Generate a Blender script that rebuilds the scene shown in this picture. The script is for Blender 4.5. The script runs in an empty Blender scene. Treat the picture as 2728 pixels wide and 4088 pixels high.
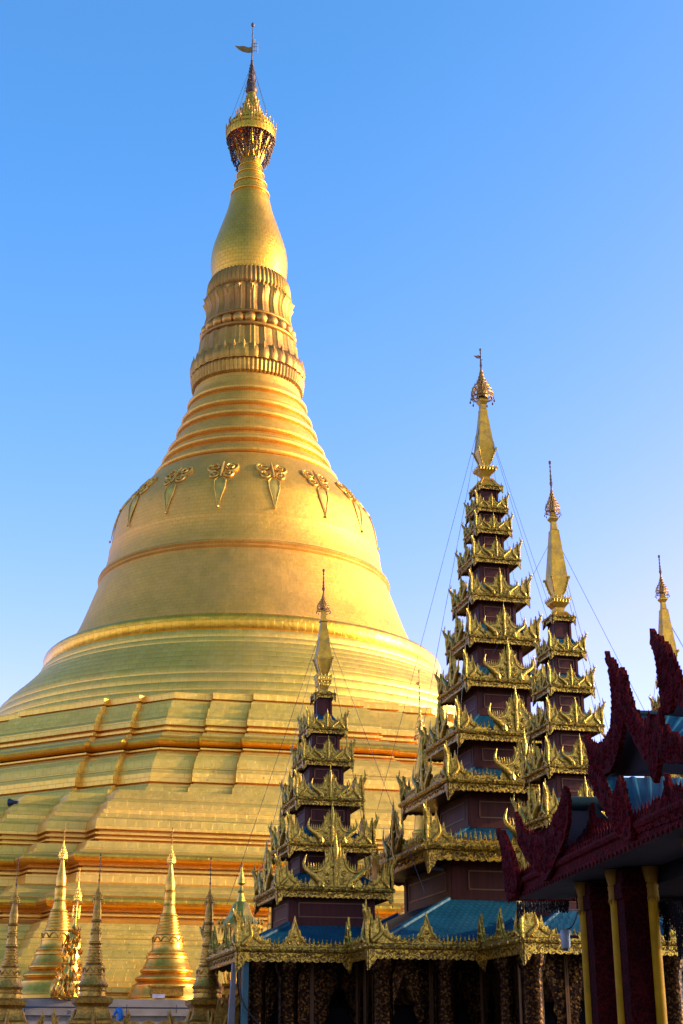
import bpy, math, random
from math import sin, cos, pi, radians, sqrt, atan, tan
from mathutils import Vector, Matrix
random.seed(7)
scn = bpy.context.scene

# ------------------------------------------------------------------ camera, sky, sun, exposure
FPX, PITCH, CAMZ = 5600.0, radians(21.0), 1.7          # focal length in photo pixels (2728 x 4088)
cam_d = bpy.data.cameras.new('camera')
cam = bpy.data.objects.new('camera', cam_d)
scn.collection.objects.link(cam)
cam.location = (0, 0, CAMZ)
cam.rotation_euler = (pi / 2 + PITCH, 0, 0)
cam_d.sensor_fit = 'VERTICAL'
cam_d.sensor_height = 36.0
cam_d.lens = FPX / 4088 * 36.0
cam_d.clip_start = 0.1
cam_d.clip_end = 20000
scn.camera = cam

SUN_AZ, SUN_EL = radians(93), radians(13)               # azimuth turned from behind the camera to the right
sun_dir = Vector((sin(SUN_AZ) * cos(SUN_EL), -cos(SUN_AZ) * cos(SUN_EL), sin(SUN_EL)))
w = bpy.data.worlds.new('World')
scn.world = w
w.use_nodes = True
nt = w.node_tree
nt.nodes.clear()
sky = nt.nodes.new('ShaderNodeTexSky')
sky.sky_type = 'NISHITA'
sky.sun_disc = False
sky.sun_elevation = SUN_EL
sky.sun_rotation = math.atan2(sun_dir.x, sun_dir.y)
sky.air_density = 0.5
sky.dust_density = 1.2
sky.ozone_density = 3.0
bg = nt.nodes.new('ShaderNodeBackground')
bg.inputs[1].default_value = 0.15
wo = nt.nodes.new('ShaderNodeOutputWorld')
# the photograph's colour rendering of the sky: the red channel falls off faster away from the horizon
sep = nt.nodes.new('ShaderNodeSeparateColor'); comb = nt.nodes.new('ShaderNodeCombineColor')
def wmath(op, a, b):
    m = nt.nodes.new('ShaderNodeMath'); m.operation = op
    for k, v in enumerate((a, b)):
        if isinstance(v, (int, float)): m.inputs[k].default_value = v
        else: nt.links.new(v, m.inputs[k])
    return m.outputs[0]
nt.links.new(sky.outputs[0], sep.inputs[0])
g_ = wmath('MULTIPLY', sep.outputs[1], 0.92)
r_ = wmath('MINIMUM', wmath('MAXIMUM', wmath('MULTIPLY', wmath('POWER', sep.outputs[0], 2.2), 2.25), wmath('MULTIPLY', g_, 0.30)), wmath('MULTIPLY', g_, 0.84))
nt.links.new(r_, comb.inputs[0]); nt.links.new(g_, comb.inputs[1]); nt.links.new(sep.outputs[2], comb.inputs[2])
nt.links.new(comb.outputs[0], bg.inputs[0])
nt.links.new(bg.outputs[0], wo.inputs[0])

sl = bpy.data.lights.new('sun', 'SUN')
sl.energy = 2.0
sl.angle = radians(0.5)
sl.color = (0.66, 0.54, 0.38)
so = bpy.data.objects.new('sun', sl)
so.rotation_euler = (-sun_dir).to_track_quat('-Z', 'Y').to_euler()
so.location = (60, -5, 40)
scn.collection.objects.link(so)

scn.view_settings.view_transform = 'Standard'
scn.view_settings.look = 'None'
scn.view_settings.exposure = 2.2
scn.view_settings.gamma = 1

# ------------------------------------------------------------------ helpers
class MB:
    """collects geometry for ONE mesh"""
    def __init__(s):
        s.v, s.f, s.uv, s.M = [], [], [], None
    def add(s, vs, fs, uvs=None):
        o = len(s.v)
        if s.M is not None:
            vs = [s.M @ Vector(p) for p in vs]
        s.v += [tuple(p) for p in vs]
        for i, f in enumerate(fs):
            s.f.append([o + k for k in f])
            if uvs:
                s.uv.append(uvs[i])
            else:
                s.uv.append(None)
    def build(s, name, mat, parent=None, smooth=40, bevel=None):
        me = bpy.data.meshes.new(name)
        me.from_pydata(s.v, [], s.f)
        uvl = me.uv_layers.new(name='uv')
        k = 0
        buf = [0.0] * (2 * len(me.loops))
        for i, f in enumerate(s.f):
            u = s.uv[i]
            if u is None:                       # box-like projection in metres
                p = [Vector(s.v[j]) for j in f]
                n = Vector((0, 0, 0))
                for a in range(len(p)):
                    n += p[a].cross(p[(a + 1) % len(p)])
                ax, ay, az = abs(n.x), abs(n.y), abs(n.z)
                if az > ax and az > ay: u = [(q.x, q.y) for q in p]
                elif ax > ay: u = [(q.y, q.z) for q in p]
                else: u = [(q.x, q.z) for q in p]
            for (a, b) in u:
                buf[k] = a; buf[k + 1] = b; k += 2
        uvl.data.foreach_set('uv', buf)
        me.materials.append(mat)
        if smooth:
            me.polygons.foreach_set('use_smooth', [True] * len(me.polygons))
            me.set_sharp_from_angle(angle=radians(smooth))
        me.validate()
        o = bpy.data.objects.new(name, me)
        scn.collection.objects.link(o)
        if parent:
            o.parent = parent
        return o

def box(mb, c, s):
    x, y, z = c; a, b, h = s[0] / 2, s[1] / 2, s[2] / 2
    v = [(x + i * a, y + j * b, z + k * h) for k in (-1, 1) for (i, j) in ((-1, -1), (1, -1), (1, 1), (-1, 1))]
    mb.add(v, [(3, 2, 1, 0), (4, 5, 6, 7), (0, 1, 5, 4), (1, 2, 6, 5), (2, 3, 7, 6), (3, 0, 4, 7)])

def lathe(mb, prof, seg=48, cx=None, rot=0.0, plates=True, mod=None, closed=True):
    """prof [(r,z)] from top to bottom or bottom to top; uv in metres along the surface"""
    vs, fs, uvs = [], [], []
    rm = sum(p[0] for p in prof) / len(prof)
    arc = [0]
    for i in range(1, len(prof)):
        arc.append(arc[-1] + sqrt((prof[i][0] - prof[i - 1][0]) ** 2 + (prof[i][1] - prof[i - 1][1]) ** 2))
    up = prof[-1][1] > prof[0][1]
    for i, (r, z) in enumerate(prof):
        c = cx(z) if cx else (0, 0)
        for k in range(seg):
            t = rot + 2 * pi * k / seg
            rr = r if mod is None else mod(r, t, z, i)
            vs.append((c[0] + rr * cos(t), c[1] + rr * sin(t), z))
    for i in range(len(prof) - 1):
        for k in range(seg):
            a, b = i * seg + k, i * seg + (k + 1) % seg
            q = (a, b, b + seg, a + seg) if up else (a, a + seg, b + seg, b)
            fs.append(q)
            if plates:
                L = 2 * pi * max(prof[i][0], prof[i + 1][0])
                L = max(0.45, round(2 * pi * rm / 0.45) * 0.45)
                u0, u1 = L * k / seg, L * (k + 1) / seg
                if up: uvs.append([(u0, arc[i]), (u1, arc[i]), (u1, arc[i + 1]), (u0, arc[i + 1])])
                else: uvs.append([(u0, -arc[i]), (u0, -arc[i + 1]), (u1, -arc[i + 1]), (u1, -arc[i])])
    mb.add(vs, fs, uvs if plates else None)
    if closed:
        for i in (0, len(prof) - 1):
            if prof[i][0] > 1e-4:
                c = cx(prof[i][1]) if cx else (0, 0)
                ring = [vs[i * seg + k] for k in range(seg)]
                top = (i == 0) != up
                mb.add(ring, [list(range(seg)) if top else list(range(seg))[::-1]])

def tube(mb, pts, rad, sides=6, cap=True, loop=False):
    pts = [Vector(p) for p in pts]
    n = len(pts)
    if not hasattr(rad, '__len__'): rad = [rad] * n
    vs, fs = [], []
    ref = None
    for i in range(n):
        if loop: t = pts[(i + 1) % n] - pts[i - 1]
        else: t = pts[min(i + 1, n - 1)] - pts[max(i - 1, 0)]
        if t.length < 1e-9: t = Vector((0, 0, 1))
        t.normalize()
        if ref is None:
            ref = Vector((0, 0, 1)) if abs(t.z) < .9 else Vector((1, 0, 0))
        a = ref - t * ref.dot(t)
        if a.length < 1e-6: a = t.orthogonal()
        a.normalize(); ref = a
        b = t.cross(a)
        for k in range(sides):
            q = 2 * pi * k / sides
            vs.append(pts[i] + (a * cos(q) + b * sin(q)) * rad[i])
    m = n if loop else n - 1
    for i in range(m):
        j = (i + 1) % n
        for k in range(sides):
            fs.append((i * sides + k, i * sides + (k + 1) % sides, j * sides + (k + 1) % sides, j * sides + k))
    if cap and not loop:
        fs.append(list(range(sides))[::-1]); fs.append([(n - 1) * sides + k for k in range(sides)])
    mb.add(vs, fs)

def plate(mb, outline, th, fn):
    """2-D outline (s,z) mapped by fn(s,z,depth) and extruded from depth -th/2 to th/2"""
    A = sum(outline[i][0] * outline[(i + 1) % len(outline)][1] - outline[(i + 1) % len(outline)][0] * outline[i][1] for i in range(len(outline)))
    if A < 0: outline = outline[::-1]
    n = len(outline)
    vs = [fn(s, z, -th / 2) for s, z in outline] + [fn(s, z, th / 2) for s, z in outline]
    fs = [list(range(n)), [n + i for i in range(n)][::-1]]
    for i in range(n):
        j = (i + 1) % n
        fs.append((j, i, n + i, n + j))
    mb.add(vs, fs)

def spear(mb, x, y, z, h, r, sides=6, belly=0.3):
    sv = mb.M
    T = Matrix.Translation((x, y, z))
    mb.M = sv @ T if sv is not None else T
    lathe(mb, [(r * .35, 0), (r * .5, h * .08), (r, h * belly), (r * .75, h * .5), (r * .35, h * .75), (0.0005, h)], sides, plates=False, closed=False)
    mb.M = sv

def ball(mb, c, r, seg=10, rings=6, sq=1.0):
    vs, fs = [], []
    for i in range(rings + 1):
        t = -pi / 2 + pi * i / rings
        for k in range(seg):
            q = 2 * pi * k / seg
            vs.append((c[0] + r * cos(t) * cos(q), c[1] + r * cos(t) * sin(q), c[2] + sq * r * sin(t)))
    for i in range(rings):
        for k in range(seg):
            a, b = i * seg + k, i * seg + (k + 1) % seg
            fs.append((a, b, b + seg, a + seg))
    mb.add(vs, fs)

def tag(o, label=None, cat=None, group=None, kind=None):
    if label: o['label'] = label
    if cat: o['category'] = cat
    if group: o['group'] = group
    if kind: o['kind'] = kind
    return o

def empty(name, loc=(0, 0, 0), rz=0.0, label=None, cat=None, group=None, parent=None):
    o = bpy.data.objects.new(name, None)
    o.empty_display_size = .3
    scn.collection.objects.link(o)
    o.location = loc
    o.rotation_euler = (0, 0, rz)
    if parent: o.parent = parent
    return tag(o, label, cat, group)

def dup(o, parent=None, loc=None, rz=None, sc=None):
    c = o.copy()
    scn.collection.objects.link(c)
    if parent is not None: c.parent = parent
    if loc is not None: c.location = loc
    if rz is not None: c.rotation_euler = (0, 0, rz)
    if sc is not None: c.scale = sc if hasattr(sc, '__len__') else (sc, sc, sc)
    return c

def dup_tree(o, parent=None):
    c = dup(o, parent)
    for ch in list(o.children):
        dup_tree(ch, c)
    return c

def ray(px, py):
    """world direction through a photo pixel (used to measure where things stand)"""
    x, u = (px - 1364) / FPX, (2044 - py) / FPX
    return Vector((x, cos(PITCH) - u * sin(PITCH), sin(PITCH) + u * cos(PITCH)))

def at(px, py, Y):
    d = ray(px, py)
    return Vector((0, 0, CAMZ)) + d * (Y / d.y)

# ------------------------------------------------------------------ materials
def newmat(name):
    m = bpy.data.materials.new(name)
    m.use_nodes = True
    n = m.node_tree
    p = n.nodes['Principled BSDF']
    return m, n, p

def N(n, t, **kw):
    x = n.nodes.new(t)
    for k, v in kw.items():
        if k.startswith('i_'):
            key = k[2:]
            x.inputs[int(key) if key.isdigit() else key.replace('_', ' ')].default_value = v
        else: setattr(x, k, v)
    return x

def ramp(n, src, stops):
    r = n.nodes.new('ShaderNodeValToRGB')
    e = r.color_ramp.elements
    while len(e) < len(stops): e.new(0.5)
    for i, (p, c) in enumerate(stops):
        e[i].position = p
        e[i].color = (*c, 1) if len(c) == 3 else c
    n.links.new(src, r.inputs[0])
    return r

def mixc(n, fac, a, b, mode='MIX'):
    m = n.nodes.new('ShaderNodeMix')
    m.data_type = 'RGBA'; m.blend_type = mode
    for s, v in ((m.inputs[0], fac), (m.inputs[6], a), (m.inputs[7], b)):
        if isinstance(v, (int, float)): s.default_value = v
        elif isinstance(v, tuple): s.default_value = (*v, 1)
        else: n.links.new(v, s)
    return m.outputs[2]

def gold_plates(name, bw=0.45, rh=0.30, c1=(0.87, 0.405, 0.045), c2=(0.92, 0.44, 0.058), tint=(0.88, 0.38, 0.08), mortar=(0.58, 0.24, 0.02), rough=0.52, metal=0.9, hammer=0.16, msize=0.012, tintamt=.45):
    m, n, p = newmat(name)
    uv = N(n, 'ShaderNodeUVMap'); uv.uv_map = 'uv'
    br = N(n, 'ShaderNodeTexBrick', offset=0.5, i_Scale=1.0, i_Mortar_Size=msize, i_Mortar_Smooth=0.3, i_Bias=0.0, i_Brick_Width=bw, i_Row_Height=rh)
    br.inputs['Color1'].default_value = (*c1, 1); br.inputs['Color2'].default_value = (*c2, 1); br.inputs['Mortar'].default_value = (*mortar, 1)
    n.links.new(uv.outputs[0], br.inputs['Vector'])
    tc = N(n, 'ShaderNodeTexCoord')
    no = N(n, 'ShaderNodeTexNoise', i_Scale=0.12, i_Detail=6.0, i_Roughness=0.6)
    n.links.new(tc.outputs['Object'], no.inputs['Vector'])
    f = ramp(n, no.outputs[0], [(0.42, (0, 0, 0)), (0.62, (tintamt, tintamt, tintamt))])
    col = mixc(n, f.outputs[0], br.outputs[0], tint)
    no2 = N(n, 'ShaderNodeTexNoise', i_Scale=0.9, i_Detail=8.0, i_Roughness=0.7)
    n.links.new(tc.outputs['Object'], no2.inputs['Vector'])
    f2 = ramp(n, no2.outputs[0], [(0.3, (0.86, 0.82, 0.78)), (0.6, (1, 1, 1))])
    col = mixc(n, 0.8, col, f2.outputs[0], 'MULTIPLY')
    # small worn-off plates
    vo = N(n, 'ShaderNodeTexVoronoi', i_Scale=1.1)
    n.links.new(tc.outputs['Object'], vo.inputs['Vector'])
    f3 = ramp(n, vo.outputs[0], [(0.05, (1, 1, 1)), (0.085, (0, 0, 0))])
    no4 = N(n, 'ShaderNodeTexNoise', i_Scale=0.35, i_Detail=2.0)
    n.links.new(tc.outputs['Object'], no4.inputs['Vector'])
    f4 = ramp(n, no4.outputs[0], [(0.52, (0, 0, 0)), (0.58, (.7, .7, .7))])
    mm = N(n, 'ShaderNodeMath', operation='MULTIPLY')
    n.links.new(f3.outputs[0], mm.inputs[0]); n.links.new(f4.outputs[0], mm.inputs[1])
    col = mixc(n, mm.outputs[0], col, (0.42, 0.16, 0.07))
    n.links.new(col, p.inputs['Base Color'])
    p.inputs['Metallic'].default_value = metal
    rr = N(n, 'ShaderNodeMapRange', i_3=rough - .1, i_4=rough + .14)
    n.links.new(no2.outputs[0], rr.inputs[0])
    n.links.new(rr.outputs[0], p.inputs['Roughness'])
    b1 = N(n, 'ShaderNodeBump', i_Strength=0.34, i_Distance=0.025)
    inv = N(n, 'ShaderNodeMath', operation='SUBTRACT'); inv.inputs[0].default_value = 1.0
    n.links.new(br.outputs['Fac'], inv.inputs[1])
    n.links.new(inv.outputs[0], b1.inputs['Height'])
    ham = N(n, 'ShaderNodeTexNoise', i_Scale=2.6, i_Detail=2.0)
    n.links.new(tc.outputs['Object'], ham.inputs['Vector'])
    b2 = N(n, 'ShaderNodeBump', i_Strength=hammer, i_Distance=0.12)
    n.links.new(ham.outputs[0], b2.inputs['Height'])
    n.links.new(b1.outputs[0], b2.inputs['Normal'])
    n.links.new(b2.outputs[0], p.inputs['Normal'])
    return m

def gold_carved(name, c=(0.62, 0.41, 0.10), dark=(0.20, 0.12, 0.03), scale=9.0, rough=0.36, metal=0.8, depth=0.05, amt=1.0, wear=None, bump=.3, spec=.5):
    m, n, p = newmat(name)
    tc = N(n, 'ShaderNodeTexCoord')
    no = N(n, 'ShaderNodeTexNoise', i_Scale=scale * .5, i_Detail=3.0)
    n.links.new(tc.outputs['Object'], no.inputs['Vector'])
    mx = mixc(n, 0.16, tc.outputs['Object'], no.outputs['Color'])
    vo = N(n, 'ShaderNodeTexVoronoi', i_Scale=scale, feature='SMOOTH_F1')
    n.links.new(mx, vo.inputs['Vector'])
    wv = N(n, 'ShaderNodeMath', operation='SINE')
    mul = N(n, 'ShaderNodeMath', operation='MULTIPLY'); mul.inputs[1].default_value = 17.0
    n.links.new(vo.outputs[0], mul.inputs[0]); n.links.new(mul.outputs[0], wv.inputs[0])
    f = ramp(n, wv.outputs[0], [(0.0, (0, 0, 0)), (0.45, (1, 1, 1))])
    fa = mixc(n, amt, (1.0, 1.0, 1.0), f.outputs[0])
    col = mixc(n, fa, dark, c)
    n2 = N(n, 'ShaderNodeTexNoise', i_Scale=1.7, i_Detail=7.0, i_Roughness=.7)
    n.links.new(tc.outputs['Object'], n2.inputs['Vector'])
    d = ramp(n, n2.outputs[0], [(0.3, (.45, .42, .38)), (0.6, (1, 1, 1))])
    col = mixc(n, .8, col, d.outputs[0], 'MULTIPLY')
    if wear:
        n3 = N(n, 'ShaderNodeTexNoise', i_Scale=3.1, i_Detail=9.0, i_Roughness=.75)
        n.links.new(tc.outputs['Object'], n3.inputs['Vector'])
        wf = ramp(n, n3.outputs[0], [(0.52, (0, 0, 0)), (0.62, (.8, .8, .8))])
        col = mixc(n, wf.outputs[0], col, wear)
    n.links.new(col, p.inputs['Base Color'])
    p.inputs['Metallic'].default_value = metal
    p.inputs['Roughness'].default_value = rough
    p.inputs['Specular IOR Level'].default_value = spec
    b = N(n, 'ShaderNodeBump', i_Strength=bump, i_Distance=depth)
    n.links.new(wv.outputs[0], b.inputs['Height'])
    n.links.new(b.outputs[0], p.inputs['Normal'])
    return m

def plain(name, c, rough=0.6, metal=0.0, noise=0.25, scale=3.0, bump=0.0, spec=.5):
    m, n, p = newmat(name)
    tc = N(n, 'ShaderNodeTexCoord')
    no = N(n, 'ShaderNodeTexNoise', i_Scale=scale, i_Detail=7.0, i_Roughness=.65)
    n.links.new(tc.outputs['Object'], no.inputs['Vector'])
    r = ramp(n, no.outputs[0], [(0.3, (1 - noise * 1.6,) * 3), (0.65, (1, 1, 1))])
    col = mixc(n, 1.0, c, r.outputs[0], 'MULTIPLY')
    n.links.new(col, p.inputs['Base Color'])
    p.inputs['Roughness'].default_value = rough
    p.inputs['Metallic'].default_value = metal
    p.inputs['Specular IOR Level'].default_value = spec
    if bump:
        b = N(n, 'ShaderNodeBump', i_Strength=bump, i_Distance=0.03)
        n.links.new(no.outputs[0], b.inputs['Height']); n.links.new(b.outputs[0], p.inputs['Normal'])
    return m

def wood_panel(name, c, c2):
    m, n, p = newmat(name)
    tc = N(n, 'ShaderNodeTexCoord')
    mp = N(n, 'ShaderNodeMapping'); mp.inputs['Scale'].default_value = (9, 9, .35)
    n.links.new(tc.outputs['Object'], mp.inputs[0])
    no = N(n, 'ShaderNodeTexNoise', i_Scale=1.0, i_Detail=6.0, i_Roughness=.65)
    n.links.new(mp.outputs[0], no.inputs['Vector'])
    r = ramp(n, no.outputs[0], [(0.3, c2), (0.65, c)])
    n.links.new(r.outputs[0], p.inputs['Base Color'])
    p.inputs['Roughness'].default_value = .5
    p.inputs['Specular IOR Level'].default_value = .12
    b = N(n, 'ShaderNodeBump', i_Strength=.15, i_Distance=0.02)
    n.links.new(no.outputs[0], b.inputs['Height']); n.links.new(b.outputs[0], p.inputs['Normal'])
    return m

def scallop_tiles(name, c, c2, tw=0.20, th=0.16):
    m, n, p = newmat(name)
    uv = N(n, 'ShaderNodeUVMap'); uv.uv_map = 'uv'
    sp = N(n, 'ShaderNodeSeparateXYZ'); n.links.new(uv.outputs[0], sp.inputs[0])
    def M(op, a, b=None):
        x = N(n, 'ShaderNodeMath', operation=op)
        for i, v in enumerate((a, b)):
            if v is None: continue
            if isinstance(v, (int, float)): x.inputs[i].default_value = v
            else: n.links.new(v, x.inputs[i])
        return x.outputs[0]
    u = M('DIVIDE', sp.outputs[0], tw); v = M('DIVIDE', sp.outputs[1], th)
    row = M('FLOOR', v)
    off = M('MULTIPLY', M('MODULO', row, 2.0), 0.5)
    fu = M('SUBTRACT', M('FRACT', M('ADD', u, off)), 0.5)
    fv = M('FRACT', v)
    arc = M('SUBTRACT', fv, M('MULTIPLY', M('POWER', M('MULTIPLY', M('ABSOLUTE', fu), 2.0), 2.0), 0.45))
    hgt = M('FRACT', M('ADD', arc, 1.0))
    edge = ramp(n, hgt, [(0.0, (0.35, 0.35, 0.38)), (0.16, (1, 1, 1))])
    tc = N(n, 'ShaderNodeTexCoord')
    no = N(n, 'ShaderNodeTexNoise', i_Scale=1.6, i_Detail=7.0, i_Roughness=.7)
    n.links.new(tc.outputs['Object'], no.inputs['Vector'])
    r = ramp(n, no.outputs[0], [(0.32, c2), (0.62, c)])
    nd = N(n, 'ShaderNodeTexNoise', i_Scale=.8, i_Detail=8.0, i_Roughness=.75)
    n.links.new(tc.outputs['Object'], nd.inputs['Vector'])
    fd = ramp(n, nd.outputs[0], [(0.5, (0, 0, 0)), (0.72, (.55, .55, .55))])
    base = mixc(n, fd.outputs[0], r.outputs[0], (.03, .075, .085))
    col = mixc(n, 1.0, base, edge.outputs[0], 'MULTIPLY')
    n.links.new(col, p.inputs['Base Color'])
    p.inputs['Roughness'].default_value = .5
    p.inputs['Specular IOR Level'].default_value = .12
    b = N(n, 'ShaderNodeBump', i_Strength=.5, i_Distance=0.03)
    n.links.new(M('SUBTRACT', 1.0, hgt), b.inputs['Height']); n.links.new(b.outputs[0], p.inputs['Normal'])
    return m

def mosaic(name, lo=(.025, .007, .001), hi=1.0):
    m, n, p = newmat(name)
    tc = N(n, 'ShaderNodeTexCoord')
    vo = N(n, 'ShaderNodeTexVoronoi', i_Scale=20.0)
    n.links.new(tc.outputs['Object'], vo.inputs['Vector'])
    sp = N(n, 'ShaderNodeSeparateColor'); n.links.new(vo.outputs['Color'], sp.inputs[0])
    r = ramp(n, sp.outputs[0], [(0.2, (lo[0], lo[1], lo[2])), (0.6, (hi * .10, hi * .032, hi * .004)), (0.95, (hi * .5, hi * .2, hi * .03))])
    n.links.new(r.outputs[0], p.inputs['Base Color'])
    p.inputs['Metallic'].default_value = .92
    p.inputs['Roughness'].default_value = .34
    nm = N(n, 'ShaderNodeBump', i_Strength=.35, i_Distance=0.03)
    v2 = N(n, 'ShaderNodeTexVoronoi', i_Scale=9.0)
    n.links.new(tc.outputs['Object'], v2.inputs['Vector'])
    n.links.new(v2.outputs[0], nm.inputs['Height'])
    nm2 = N(n, 'ShaderNodeBump', i_Strength=.4, i_Distance=0.01)
    n.links.new(sp.outputs[1], nm2.inputs['Height']); n.links.new(nm.outputs[0], nm2.inputs['Normal'])
    n.links.new(nm2.outputs[0], p.inputs['Normal'])
    return m

G_PLATE = gold_plates('gold_plates')
G_TERR = gold_plates('gold_terrace_plates', bw=0.55, rh=0.36, c1=(.88, .49, .055), c2=(.93, .54, .08), tint=(.93, .42, .075), mortar=(.58, .29, .03), msize=.013, hammer=.18, tintamt=.45, rough=.44, metal=.85)
G_BUD = gold_plates('gold_bud_plates', bw=0.4, rh=0.32, c1=(.84, .385, .022), c2=(.92, .45, .035), mortar=(.50, .20, .015), rough=.36, msize=.018, tintamt=.25)
G_ROLL = gold_plates('gold_roll', bw=0.5, rh=0.9, c1=(.88, .40, .022), c2=(.93, .45, .03), mortar=(.5, .2, .03), rough=.34, metal=.95, hammer=.3, tintamt=.2)
G_BEAD = gold_plates('gold_bead', bw=.4, rh=.5, c1=(.52, .21, .02), c2=(.60, .26, .03), rough=.42, tintamt=.4)
G_LOTUS = gold_plates('gold_lotus', bw=0.4, rh=0.5, c1=(.52, .25, .025), c2=(.64, .32, .04), tint=(.36, .14, .03), rough=.5, metal=.8, tintamt=.7)
G_CARVE = gold_carved('gilded_carving', c=(.64, .35, .030), dark=(.17, .085, .012), scale=12, depth=.02, bump=.2)
G_SMOOTH = gold_carved('gilded_ornament', c=(.66, .38, .04), dark=(.20, .11, .02), amt=.6, depth=.012, bump=.25, scale=13)
G_SPIRE = gold_carved('gilded_spire', c=(.62, .32, .025), dark=(.40, .19, .015), amt=.3, depth=.008, bump=.06, scale=4, wear=(.30, .17, .04), rough=.4)
G_STUPA = gold_carved('gilded_stupa', c=(.86, .42, .05), dark=(.55, .26, .03), amt=.25, depth=.006, bump=.08, scale=6, rough=.36, metal=.92)
G_PALE = gold_carved('pale_gilding', c=(.84, .46, .06), dark=(.78, .41, .05), amt=.1, depth=.004, bump=.05, scale=6, rough=.45, metal=.7)
G_OLD = gold_carved('weathered_gilding', c=(.60, .29, .03), dark=(.22, .09, .02), amt=.5, scale=9, rough=.42, metal=.75, depth=.01, bump=.12)
G_BRIGHT = gold_carved('bright_gilding', c=(.85, .47, .07), dark=(.5, .25, .04), amt=.3, scale=14, rough=.24, metal=.95, depth=.008, bump=.12)
HTI = plain('crown_metal', (.46, .21, .04), .45, .85, .35, 6)
HTI_D = plain('crown_dark_metal', (.16, .075, .035), .5, .6, .3, 6)
WOOD = wood_panel('maroon_wood', (.075, .013, .006), (.034, .007, .004))
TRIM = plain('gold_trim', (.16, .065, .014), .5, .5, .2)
DARK = plain('dark_timber_and_shade', (.008, .004, .004), .8, spec=.1)  # timber; its near-black also stands in for shade inside gables and hall
TILE = scallop_tiles('blue_scallop_tiles', (.006, .066, .094), (.004, .042, .064))
SHEET = plain('blue_sheet_roof', (.005, .068, .090), .6, 0, .35, 1.3, spec=.08)
GREEN = plain('green_ridge', (.008, .026, .024), .6, 0, .3, spec=.2)
RED = gold_carved('red_carving', c=(.085, .0030, .0040), dark=(.020, .001, .001), scale=13, rough=.75, metal=0, depth=.02, amt=.8, bump=.4, spec=.03)
RED_SHADE = gold_carved('red_carving_shaded', c=(.035, .0015, .002), dark=(.010, .0005, .0005), scale=13, rough=.75, metal=0, depth=.02, amt=.8, bump=.4, spec=.03)  # same red carving darkened, painting in the deep shade under the hall
SOFF = plain('painted_soffit', (.03, .028, .036), .7, 0, .3, 2, spec=.2)
YELL = plain('yellow_paint', (.36, .165, .001), .6, 0, .25, 2.5, spec=.08)
MOS = mosaic('mirror_mosaic', (.012, .003, .0006), hi=.24)
MOS_D = mosaic('dark_mosaic', (.008, .002, .0004), .28)
WHITE = plain('white_wall_paint', (.27, .205, .155), .7, 0, .25, .9)
CAPM = plain('capital_gilding', (.22, .10, .008), .7, 0, .3, 4, spec=.08)
TEAL = plain('teal_paint', (.006, .07, .06), .5, 0, .2)
BLUE = plain("blue_plastic", (.008, .16, .40), .4)
HORN = plain('blue_horn_paint', (.008, .018, .035), .4)
GREY = plain('grey_plastic', (.20, .20, .20), .4)
WIRE = plain('wire', (.05, .05, .06), .7, 0)
CABLE = plain('black_cable', (.01, .01, .01), .5)
ORANGE = plain('orange_panel', (.62, .20, .03), .35, .4, .25)
PLAQUE = plain('plaque_face', (.42, .36, .42), .5)
PAVE = plain('marble_paving', (.17, .14, .12), .35, 0, .2, .4)

# ------------------------------------------------------------------ ground
g = MB()
R = 6000
for a in range(24):
    t0, t1 = 2 * pi * a / 24, 2 * pi * (a + 1) / 24
    g.add([(0, 0, 0), (R * cos(t0), R * sin(t0), 0), (R * cos(t1), R * sin(t1), 0)], [(0, 1, 2)])
tag(g.build('ground', PAVE, smooth=0), kind='structure')

# ------------------------------------------------------------------ the great stupa
SX, SY = -7.0, 100.0
def axis(z): return (-6.84 - .01167 * z, SY)
stupa = empty('great_stupa', (SX, SY, 0), 0, 'huge golden bell shaped stupa towering over everything on stepped terraces', 'stupa')
def sbuild(mb, name, mat, parent=None, smooth=40):
    o = mb.build(name, mat, parent or stupa, smooth)
    if parent is None: o.location = (-SX, -SY, 0)
    return o
def torus_prof(R, z, r, n=7, a0=80, a1=-80):
    return [(R + r * cos(radians(a0 + (a1 - a0) * i / (n - 1))), z + r * sin(radians(a0 + (a1 - a0) * i / (n - 1)))) for i in range(n)]
def smooth_prof(pts, k=4):
    out = []
    for i in range(len(pts) - 1):
        p0 = pts[max(i - 1, 0)]; p1 = pts[i]; p2 = pts[i + 1]; p3 = pts[min(i + 2, len(pts) - 1)]
        for j in range(k):
            t = j / k
            out.append(tuple(.5 * ((2 * p1[q]) + (-p0[q] + p2[q]) * t + (2 * p0[q] - 5 * p1[q] + 4 * p2[q] - p3[q]) * t * t + (-p0[q] + 3 * p1[q] - 3 * p2[q] + p3[q]) * t ** 3) for q in (0, 1)))
    out.append(pts[-1])
    return out
# bell
mb = MB()
bell = smooth_prof([(7.0, 42.05), (7.35, 41.85), (8.05, 41.0), (9.0, 39.7), (9.6, 38.75), (9.88, 37.6), (10.08, 36.2)], 3)
bell += [(10.16, 36.15), (10.16, 36.0), (10.22, 35.4)]
bell += smooth_prof([(10.35, 34.8), (10.56, 34.15)], 2)
bell += [(10.80, 34.02), (10.86, 33.88), (10.76, 33.74), (10.83, 33.6), (10.73, 33.46)]
bell += smooth_prof([(10.82, 33.2), (11.15, 32.3), (11.5, 31.3), (12.0, 29.95), (12.55, 28.8), (12.95, 27.95)], 3)
lathe(mb, bell, 128, axis, closed=False)
bell_o = sbuild(mb, 'bell', G_PLATE)
mb = MB()
lathe(mb, [(12.95, 27.95), (13.7, 27.85), (14.2, 27.75), (14.34, 27.62), (14.40, 27.45), (14.38, 27.0), (14.30, 26.75), (14.22, 26.62)], 128, axis, closed=False)
sbuild(mb, 'bell_rim', G_ROLL)
mb = MB()
rb = [(14.10, 26.66)]
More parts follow.
